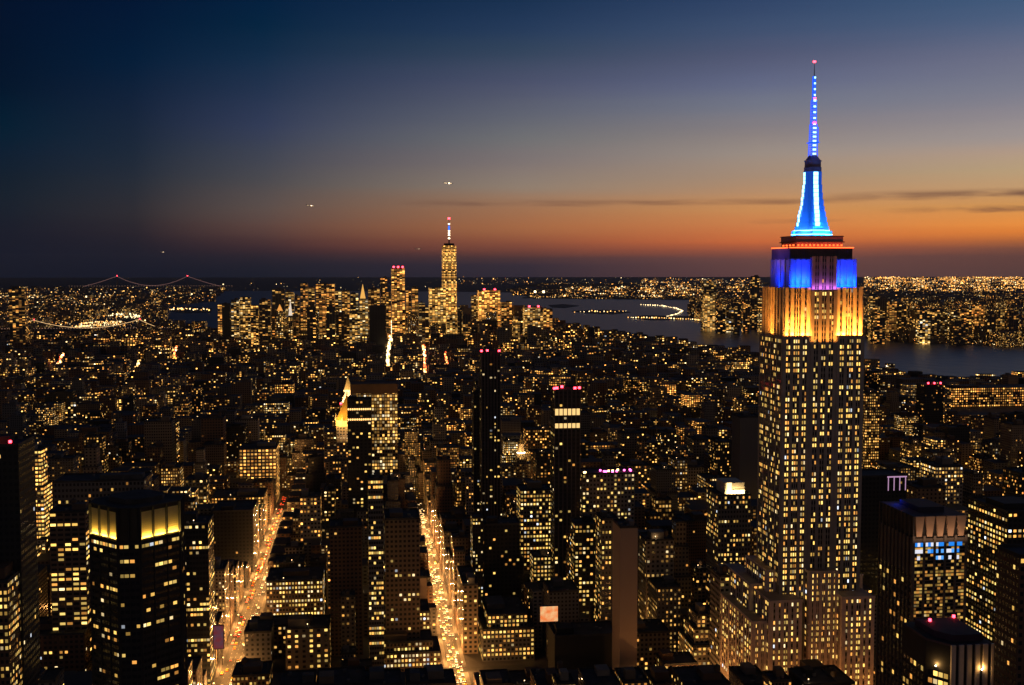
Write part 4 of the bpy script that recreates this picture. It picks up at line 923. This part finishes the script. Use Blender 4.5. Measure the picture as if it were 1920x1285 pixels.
# downtown filler, Brooklyn, New Jersey and the far shores
def px_fill(n, xr, yr, hr, wr, lit, bri, row=.2):
    for _ in range(n):
        px, py = g.uniform(*xr), g.uniform(*yr); x, y = gnd(px, py)
        if inwater(x, y): continue
        w = g.uniform(*wr); d = g.uniform(*wr); h = g.uniform(*hr); cs = y/F*1.9
        if top_cap(x-w/2, x+w/2, y, y+d) < h: continue
        rest.prism([(x-w/2, y), (x+w/2, y), (x+w/2, y+d), (x-w/2, y+d)], 0, h, cs, cs, (lit*g.choice((.1, .4, .8, 1.2)), g.random(), .6, bri*g.uniform(.7, 1.4)), (*TONES[g.choice(['brown', 'grey', 'tan'])], row), capc=(.035, .035, .04))
px_fill(420, (430, 1000), (600, 640), (40, 150), (30, 60), .4, 1.2)
px_fill(500, (-30, 420), (585, 640), (12, 60), (30, 70), .3, 1.6)
px_fill(500, (-30, 420), (540, 590), (10, 40), (50, 140), .25, 2.0)
px_fill(700, (1625, 1960), (570, 652), (15, 80), (30, 60), .4, 1.6)
px_fill(500, (1290, 1430), (570, 616), (15, 70), (30, 60), .4, 1.7)
px_fill(700, (960, 1960), (532, 562), (8, 30), (80, 300), .2, 2.2)
tag(rest.build('city_blocks', FAC), 'dense mass of small dark city blocks speckled with lit windows, filling everything between and beyond the nearer buildings', 'buildings', kind='stuff')
# ------------------------------------------------------------------ lamps of the far districts and shores
def dots(name, label, specs, seed):
    """specs: (n, x range, y range, size px, strength class, bias)"""
    rr = random.Random(seed); m = MB()
    for n, xr, yr, sz, bias, cols in specs:
        for _ in range(n):
            u = rr.random(); px = rr.uniform(*xr); py = yr[0]+(yr[1]-yr[0])*(rr.random()**bias)
            x, y = gnd(px, py)
            if inwater(x, y): continue
            if py < 575 and rr.random() > .25+.75*(sin(px*.021+py*.35)*sin(px*.047-py*.6+1)+.5*sin(px*.11) > .1): continue
            s_ = y/F*sz*(.3+.85*rr.random()**3); c = rr.choice(cols); k = .5+rr.random()**3*5; zc = min(12, s_)+4
            m.ngon(x, y, s_*.5, 6, zc, zc+s_, wc=(c[0]*k, c[1]*k, c[2]*k, 1))
    return tag(m.build(name, GLOW), label, 'lights', kind='stuff')
A1, A2, A3, A4 = (1, .48, .12), (1, .38, .06), (1, .72, .35), (1, .12, .05)
dots('shore_lights', 'countless amber lamps twinkling over the far shores below the horizon', [
 (7500, (1620, 1960), (521, 548), 1.7, 1.3, (A1, A1, A2, A2, A3)), (2200, (1200, 1430), (523, 560), 1.8, .8, (A1, A2, A2, A3)), (2200, (1050, 1330), (540, 560), 1.9, .8, (A1, A2, A3)),
 (260, (960, 1330), (557, 560), 1.8, 1, (A1, A3)), (250, (830, 1200), (519, 535), 1.4, .6, (A2, A1, A3)), (120, (410, 830), (521, 546), 1.4, .6, (A1, A3)),
 (500, (0, 300), (541, 575), 1.8, .7, (A1, A3, A1)), (420, (0, 260), (556, 574), 2.3, 1, (A3, A1)), (140, (230, 405), (546, 566), 1.9, 1, (A1, A3)),
 (700, (0, 310), (580, 618), 1.8, 1, (A1, A3, A2)), (1300, (1625, 1960), (545, 650), 1.6, 1, (A1, A2, A1, A3)), (150, (1700, 1960), (643, 651), 2.0, 1, (A3, A1)), (120, (1620, 1720), (622, 631), 1.8, 1, (A3, A1)),
 (500, (1300, 1430), (560, 612), 1.8, 1, (A1, A3)), (50, (1345, 1425), (606, 616), 2.4, 1, (A3, A1))], 3)
dots('district_lights', 'scattered amber and red lamps among the low rooftops of the middle distance', [
 (900, (0, 1960), (620, 760), 1.3, 1, (A1, A2, A3)), (380, (0, 1960), (760, 960), 1.3, 1, (A1, A2, A3)), (60, (0, 1960), (640, 800), 1.4, 1, (A4,))], 4)
def line_lights(name, label, pts, n, sz, cols, jit=1.0, seed=1, z=6, k=4, cat='lights', kind='stuff'):
    rr = random.Random(seed); m = MB()
    for i in range(n):
        t = (i+.5)/n*(len(pts)-1); a = min(int(t), len(pts)-2); f = t-a; px = pts[a][0]+(pts[a+1][0]-pts[a][0])*f+rr.uniform(-jit, jit); py = pts[a][1]+(pts[a+1][1]-pts[a][1])*f+rr.uniform(-jit, jit)*.6
        x, y = gnd(px, py, z); s_ = y/F*sz*(.6+.8*rr.random()); c = rr.choice(cols); q = k*(.4+rr.random()); m.ngon(x, y, s_*.5, 6, z, z+s_, wc=(c[0]*q, c[1]*q, c[2]*q, 1))
    return tag(m.build(name, GLOW), label, cat, kind=kind)
line_lights('pier_road_lights', 'curved string of white lamps along the far riverside road by the island', [(1200, 572), (1240, 574), (1268, 579), (1280, 584), (1268, 590), (1250, 594)], 46, 1.6, (A3,), .4)
line_lights('pier_lights', 'row of lamps along the low jetty in the river', [(1176, 596), (1240, 597), (1300, 600), (1345, 604)], 40, 1.7, (A3, A1), .8)
line_lights('island_lights', 'faint lamps on the two small harbour islands', [(1074, 586), (1110, 584), (1120, 585), (1150, 585), (1178, 584)], 16, 1.4, (A3, A1), 1.5)
line_lights('island_lights', 'scattered lamps on the flat island at left', [(320, 580), (350, 580), (395, 582)], 30, 1.5, (A3, A1), 3)
line_lights('stadium_lights', 'cluster of brilliant yellow lamps on the far left waterfront', [(150, 608), (180, 605), (230, 604), (170, 611), (140, 613), (225, 609)], 130, 1.5, (A3, A1), 2.2, k=2.6)
line_lights('stadium_lights', 'second brilliant yellow cluster above it on far left waterfront', [(205, 592), (240, 588), (262, 594), (230, 596)], 50, 1.6, (A3,), 3, k=3.5)
line_lights('terminal_lights', 'two dazzling white lamps above the bay with their glow', [(1003, 549), (1004, 549.5)], 2, 3.2, (A3,), .1, z=20, k=12); line_lights('terminal_lights', 'dazzling white lamp above the bay', [(1019, 549), (1020, 549.5)], 2, 3.2, (A3,), .1, z=20, k=12)
T1 = (1, .10, .03); HW = (1, .70, .35)
line_lights('avenue_lights', 'golden glowing avenue running into downtown', [(727, 692), (727, 672), (729, 655), (732, 640), (734, 620), (735, 600)], 120, 2.6, (HW, A1, A3), 2.2, k=5, z=10)
line_lights('avenue_lights', 'second glowing avenue with red tail lights right of it', [(797, 716), (797, 690), (796, 665), (794, 645), (790, 620), (788, 600)], 130, 2.3, (HW, T1, A1, T1), 2.0, k=5, z=10)
line_lights('avenue_lights', 'short red-lit stretch of avenue further right', [(841, 692), (838, 680), (834, 662)], 26, 2.2, (T1, T1, A1), 1.5, k=4, z=10)
line_lights('avenue_lights', 'slanting lit avenue at far left', [(86, 706), (100, 695), (112, 680), (118, 665)], 50, 2.4, (HW, A1, T1), 2.5, k=4, z=10)
line_lights('avenue_lights', 'short lit avenue stretch left of centre', [(250, 704), (256, 690), (262, 676)], 24, 2.2, (HW, A1), 1.6, k=4, z=10)
line_lights('avenue_lights', 'lit avenue stretch with pink lamps near the river at left', [(330, 682), (325, 665), (335, 650), (322, 660)], 30, 2.4, (HW, A2, T1), 2.5, k=4, z=10)
line_lights('avenue_lights', 'lit avenue stretch left of the left avenue end', [(440, 722), (448, 714), (452, 708)], 16, 2.4, (HW, A3), 1.6, k=4, z=10)
# ------------------------------------------------------------------ bridges
def susp(label, px1, px2, ytop, ydeck, Y, xl, xr, towerh=None, lamps=True, name='suspension_bridge', deckY=None, cabk=.9, cc=(.30, .15, .13)):
    x1, zt = atY(px1, ytop, Y); x2, _ = atY(px2, ytop, Y); _, zd = atY((px1+px2)/2, ydeck, Y); xa, _ = atY(xl, ydeck, Y); xb, _ = atY(xr, ydeck, Y)
    u = Y/F; T = thing(name, ((x1+x2)/2, Y, 0), label, 'bridge')
    m = MB(); m.box(xa, xb, Y-12, Y+12, zd-u*.5, zd+u*.2, wc=(.10, .09, .08, 0)); m.build('deck', STONE, T)
    for x in (x1, x2):
        m = MB()
        for sy in (-14, 10): m.box(x-u*.5, x+u*.5, Y+sy, Y+sy+6, 0, zt, wc=(.16, .13, .13, 0))
        m.box(x-u*.6, x+u*.6, Y-14, Y+16, zt-u*1.2, zt, wc=(.16, .13, .13, 0)); m.build('tower', STONE, T)
        redlights(T, [(x, Y, zt)], u*.8)
    def cat(a, za, b, zb, low, n):
        P = []
        for i in range(n+1): t = i/n; P.append((a+(b-a)*t, Y-13, za+(zb-za)*t-4*low*t*(1-t)))
        return P
    cab = MB(); L_ = MB()
    for P in (cat(x1, zt, x2, zt, (zt-zd)*.93, 40), cat(xa+(x1-xa)*.3, zd, x1, zt, u*1.2, 16), cat(x2, zt, xb-(xb-x2)*.3, zd, u*1.2, 16)):
        for p, q in zip(P, P[1:]): cab.tube(p, q, u*.3, (.4, .3, .3, 0)); L_.tube((p[0], p[1]-u*.4, p[2]), (q[0], q[1]-u*.4, q[2]), u*.3, (cc[0]*cabk, cc[1]*cabk, cc[2]*cabk, 1))
    cab.build('cable', STONE, T); L_.build('cable_lamp', GLOW, T)
    m = MB(); n = 60
    for i in range(n): x = xa+(xb-xa)*i/n; m.ngon(x, Y-13, u*.4, 5, zd+u*.3, zd+u*.9, wc=(.8*cabk, .42*cabk, .25*cabk, 1))
    m.build('deck_lamp', GLOW, T)
susp('long suspension bridge on the left horizon with two towers and faintly lit cables', 219.5, 351.5, 518, 537, 15000, 130, 440)
susp('nearer suspension bridge at far left with strings of bright cable lamps', 64, 262, 600, 616, 5200, 0, 320, cabk=1.6, cc=(1, .6, .25))
# ------------------------------------------------------------------ street lamps, cars on the two avenues
def street_lamp(x, y, s, first=[]):
    if not first:
        T = thing('street_lamp', (x, y, .14), None, 'street lamp', None); o = T.location; m = MB()
        m.tube((x, y, .14), (x, y, 9), .12); m.tube((x, y, 9), (x+s*2.6, y, 9.6), .08); a = m.build('pole', DARK, T)
        m = MB(); m.ngon(x+s*2.7, y, .45, 8, 9.2, 9.6); b = m.build('lamp_head', AMBL, T)
        p = point('lamp_glow', (x+s*2.7, y, 8.9), LAMPW, (1, .43, .11), .5, T); first.append(T)
    else:
        q = first[0]; T = q.copy(); COL.objects.link(T); T.location = (x, y, .14); T.rotation_euler = (0, 0, 0 if s > 0 else pi)
        for ch in q.children: c = ch.copy(); COL.objects.link(c); c.parent = T
    return T
LAMPW = 26000
def lamps(x, w, y0, y1, step, lab, grp):
    y = y0; s = 1
    while y < y1:
        T = street_lamp(x-s*(w/2+1), y, s); T['label'] = lab; T['group'] = grp; y += step; s = -s
lamps(67, 11, 700, 1400, 27, 'tall street lamp glowing amber beside the right-hand lit avenue', 'street lamps along the right-hand lit avenue')
lamps(-100, 16, 760, 1450, 27, 'tall street lamp glowing amber beside the left-hand lit avenue', 'street lamps along the left-hand lit avenue')
def lamp_at(x, y, lab, grp): T = street_lamp(x, y, 1); T['label'] = lab; T['group'] = grp
for x in range(228, 350, 16): lamp_at(x, 682, 'street lamp glowing at the foot of the tallest skyscraper', 'street lamps around the tallest skyscraper')
for y in range(700, 780, 20): lamp_at(222, y, 'street lamp glowing at the foot of the tallest skyscraper', 'street lamps around the tallest skyscraper')
for nm, ys in (('fifth', (860, 1020, 1180, 1340, 1500)), ('lex', (700, 860, 1020, 1180, 1340)), ('sixth', (860, 1020, 1180, 1340)), ('third', (860, 1100, 1340)), ('seventh', (940, 1180, 1420))):
    for y in ys: lamp_at(AVE[nm]-2, y+3, 'street lamp at a crossing among the dark blocks', 'street lamps at crossings')
def car_proto(col, name):
    T = thing('car', (0, 0, 0), None, 'car'); m = MB()
    side = [(-2.2, .35), (2.2, .35), (2.25, .8), (1.2, .95), (.6, 1.45), (-1.1, 1.45), (-1.8, .95), (-2.25, .85)]
    n = len(side)
    for i in range(n): a, b = side[i], side[(i+1) % n]; m.face([(-.9, a[0], a[1]), (-.9, b[0], b[1]), (.9, b[0], b[1]), (.9, a[0], a[1])])
    for s in (-.9, .9): m.face([(s, p[0], p[1]) for p in side])
    m.build('body', simple(name, col, .3, .4), T)
    m = MB()
    for y in (-1.4, 1.4):
        for s in (-.92, .7): m.tube((s, y, .33), (s+.22, y, .33), .33, n=10)
    m.build('wheels', DARK, T)
    for s in (-.6, .6):
        m = MB(); m.box(s-.24, s+.24, -2.36, -2.2, .5, .88); m.build('headlight', HEAD, T)
        m = MB(); m.box(s-.24, s+.24, 2.2, 2.36, .6, .9); m.build('taillight', TAIL, T)
    return T
protos = [car_proto((.5, .38, .03), 'paint_yellow'), car_proto((.02, .02, .02), 'paint_black'), car_proto((.5, .5, .5), 'paint_silver')]
used = set(); cr_ = random.Random(9)
def cars(x, lanes, y0, y1, nm, prob):
    for li, (lx, d) in enumerate(lanes):
        y = y0+cr_.uniform(0, 8)
        while y < y1:
            if cr_.random() < prob:
                pi_ = cr_.randrange(3); q = protos[pi_]
                if pi_ not in used: T = q; used.add(pi_)
                else:
                    T = q.copy(); COL.objects.link(T)
                    for ch in q.children: c = ch.copy(); COL.objects.link(c); c.parent = T
                T.location = (x+lx, y, .02); T.rotation_euler = (0, 0, 0 if d > 0 else pi)
                cn = ('yellow taxi', 'black car', 'silver car')[pi_]
                T['label'] = f"{cn} with {'headlights facing the viewer' if d > 0 else 'tail lights facing the viewer'} on the {nm} lit avenue"; T['group'] = f'{cn}s on the {nm} lit avenue'
            y += cr_.uniform(6, 13)
cars(67, ((-4, 1), (-1.4, 1), (1.4, 1), (4, 1)), 812, 1470, 'right-hand', .5)
cars(-100, ((-6, -1), (-3, -1), (3, 1), (6, 1)), 830, 1540, 'left-hand', .5)
# illuminated hoarding, small things
def billboard(label, pxl, pxr, yt, yb, Y, col, es, frame=True, name='billboard'):
    x0, z1 = atY(pxl, yt, Y); x1, z0 = atY(pxr, yb, Y); T = thing(name, ((x0+x1)/2, Y, z0), label, 'billboard')
    m = MB(); m.box(x0-.5, x1+.5, Y+.1, Y+1, z0-.5, z1+.5); m.build('frame', DARK, T)
    mt = mat('poster'); t = mt.node_tree; b = t.nodes['Principled BSDF']; n = t.nodes.new('ShaderNodeTexNoise'); n.inputs['Scale'].default_value = .25; n.inputs['Detail'].default_value = 3
    tcn = t.nodes.new('ShaderNodeTexCoord'); t.links.new(tcn.outputs['Object'], n.inputs['Vector']); rp = t.nodes.new('ShaderNodeValToRGB')
    rp.color_ramp.elements[0].position = .35; rp.color_ramp.elements[0].color = (*col[0], 1); rp.color_ramp.elements[1].position = .65; rp.color_ramp.elements[1].color = (*col[1], 1)
    t.links.new(n.outputs[0], rp.inputs[0]); t.links.new(rp.outputs[0], b.inputs['Emission Color']); b.inputs['Emission Strength'].default_value = es; b.inputs['Base Color'].default_value = (.06, .03, .03, 1); mt.cycles.emission_sampling = 'NONE'
    m = MB(); m.face([(x0, Y, z0), (x1, Y, z0), (x1, Y, z1), (x0, Y, z1)]); m.build('poster', mt, T)
    m = MB()
    for x in (x0+1, x1-1): m.tube((x, Y+1, z0-12), (x, Y+1, z0), .25)
    m.build('leg', DARK, T)
billboard('glowing orange and cream billboard on a low roof near bottom centre', 1013, 1046, 1138, 1165, 640, ((1, .22, .05), (1, .62, .28)), .9)
billboard('large dim red and purple billboard beside the left avenue', 400, 419, 1174, 1216, 800, ((.16, .012, .02), (.05, .04, .07)), .9)
# aircraft far off
def plane(label, px, py, Y, tilt, k, grp=None):
    x, z = atY(px, py, Y); T = thing('aircraft', (x, Y, z), label, 'aircraft'); c = (.5, .5, .5, 0); m = MB()
    m.tube((x-22, Y, z+tilt*22), (x+22, Y, z-tilt*22), 2.2, c, 12); m.tube((x+22, Y, z-tilt*22), (x+27, Y, z-tilt*26), 1.2, c, 10); m.build('fuselage', STONE, T)
    m = MB(); m.face([(x-3, Y, z), (x+5, Y, z), (x-8, Y-24, z+1), (x-11, Y-24, z+1)], wc=c); m.face([(x-3, Y, z), (x+5, Y, z), (x-8, Y+24, z+1), (x-11, Y+24, z+1)], wc=c); m.build('wing', STONE, T)
    m = MB(); m.face([(x-17, Y, z), (x-22, Y, z), (x-24, Y, z+9), (x-20, Y, z+9)], wc=c); m.build('tail_fin', STONE, T)
    m = MB()
    for i in range(16): m.box(x-20+i*2.6, x-18.6+i*2.6, Y-2.4, Y-2.2, z+.0+tilt*(20-i*2.6), z+1.2+tilt*(20-i*2.6), wc=(1*k, .7*k, .4*k, 1))
    m.build('cabin_window', GLOW, T)
    m = MB(); m.ngon(x+6, Y-4, 3, 8, z-2, z+2, wc=(2*k, 1.4*k, .8*k, 1)); m.build('landing_light', GLOW, T)
plane('aircraft with brightest lights, high above the tallest downtown tower', 840, 344, 6500, .03, 6)
plane('smaller lit aircraft in the sky left of centre', 582, 386, 7000, .1, 3)
plane('faint aircraft low over the horizon left of the tallest downtown tower', 784, 467, 9000, -.1, .6)
plane('tiny faint aircraft at the far left of the sky', 305, 473, 14000, .05, 2)
# ------------------------------------------------------------------ the evening air
hm = bpy.data.materials.new('haze_air'); hm.use_nodes = True; _t = hm.node_tree; _t.nodes.remove(_t.nodes['Principled BSDF'])
_v = _t.nodes.new('ShaderNodeVolumePrincipled'); _v.inputs['Color'].default_value = (.8, .85, .95, 1); _v.inputs['Density'].default_value = 8e-6; _v.inputs['Anisotropy'].default_value = 0
_t.links.new(_v.outputs[0], _t.nodes['Material Output'].inputs['Volume'])
m = MB(); m.box(-46000, 61000, -3500, 43500, -1, 830); hz = m.build('haze', hm); hz['kind'] = 'stuff'
S.cycles.volume_bounces = 0
# ------------------------------------------------------------------ labels for the ordinary buildings
ANCH = [('the octagonal golden-crowned tower', 247, 1080), ('the golden pyramid roof', 640, 775), ('the red-lit tower with bright bands', 1062, 850), ('the tallest skyscraper', 1520, 850), ('the pale-panelled tower', 1762, 1100),
        ('the pale grid-fronted office', 483, 870), ('the blank pinkish slab wall', 1180, 1100), ('the slim speckled tower', 895, 1120), ('the blazing far-left office', 58, 870), ('the gold-lit cupola', 979, 840), ('the glowing boxy lantern', 1385, 915), ('the red billboard', 410, 1195), ('the orange billboard', 1029, 1150), ('the black downtown slab', 707, 605), ('the long lit warehouse', 1850, 755), ('the lit avenue end left', 448, 715), ('the slanting lit avenue', 100, 688), ('the tallest downtown tower', 843, 520), ('the golden downtown block', 918, 570), ('the wide riverside office', 1000, 595), ('the dark-capped shore tower', 1331, 560), ('the red-tinged avenue', 796, 665)]
ORD = ['nearest', 'second nearest', 'third nearest', 'fourth nearest', 'fifth nearest', 'sixth nearest', 'seventh nearest', 'eighth nearest', 'ninth nearest', 'tenth nearest', 'eleventh nearest', 'twelfth nearest', 'thirteenth nearest', 'fourteenth nearest']
grp = {}
for o in list(bpy.data.objects):
    if o.get('label') != 'PENDING': continue
    if '_px' in o: px, py = o['_px']
    else:
        zz = max((ch.bound_box[6][2] for ch in o.children if ch.name.startswith('wall')), default=50); px, py = proj(o.location.x, o.location.y, zz); py += 15
    a = min(ANCH, key=lambda q: (q[1]-px)**2+(q[2]-py)**2*1.6)
    dx, dy = px-a[1], py-a[2]
    rel = ('right of' if dx > 0 else 'left of') if abs(dx) > 1.8*abs(dy) else ('below' if dy > 0 else 'beyond') if abs(dy) > 1.8*abs(dx) else ('lower '+('right' if dx > 0 else 'left')+' of' if dy > 0 else 'beyond, '+('right' if dx > 0 else 'left')+' of')
    kind = o.get('_auto')
    if kind == 'mid':
        l, rw = o['_lit'], o['_row']; h = o['_h']
        look = ('unlit' if l < .07 else 'row-lit' if rw > .8 else 'sparsely lit' if l < .22 else 'well lit') + ' ' + {'brick': 'brick', 'brown': 'brown', 'grey': 'grey', 'stone': 'pale', 'tan': 'tan', 'black': 'black'}[o['_tone']] + ' ' + ('low block' if h < 28 else 'mid-rise' if h < 60 else 'tower')
    else: look = 'downtown tower' if kind == 'downtown' else 'river-shore tower'
    key = (look, rel, a[0]); grp.setdefault(key, []).append((dx*dx+dy*dy, o))
    o['_px2'] = (px, py)
for (look, rel, an), lst in grp.items():
    lst.sort(key=lambda q: q[0])
    for i, (_, o) in enumerate(lst):
        o['label'] = f"{look} {rel} {an}" if len(lst) == 1 else f"{ORD[min(i, 13)]} {look} {rel} {an}"
        if i > 13: o['label'] = f"{look} {rel} {an}"
        o['group'] = {'mid': 'ordinary city buildings', 'downtown': 'downtown towers', 'jersey': 'towers on the far river shore'}[o['_auto']]
for o in bpy.data.objects:
    for k in ('_auto', '_lit', '_row', '_tone', '_h', '_px', '_px2'):
        if k in o: del o[k]
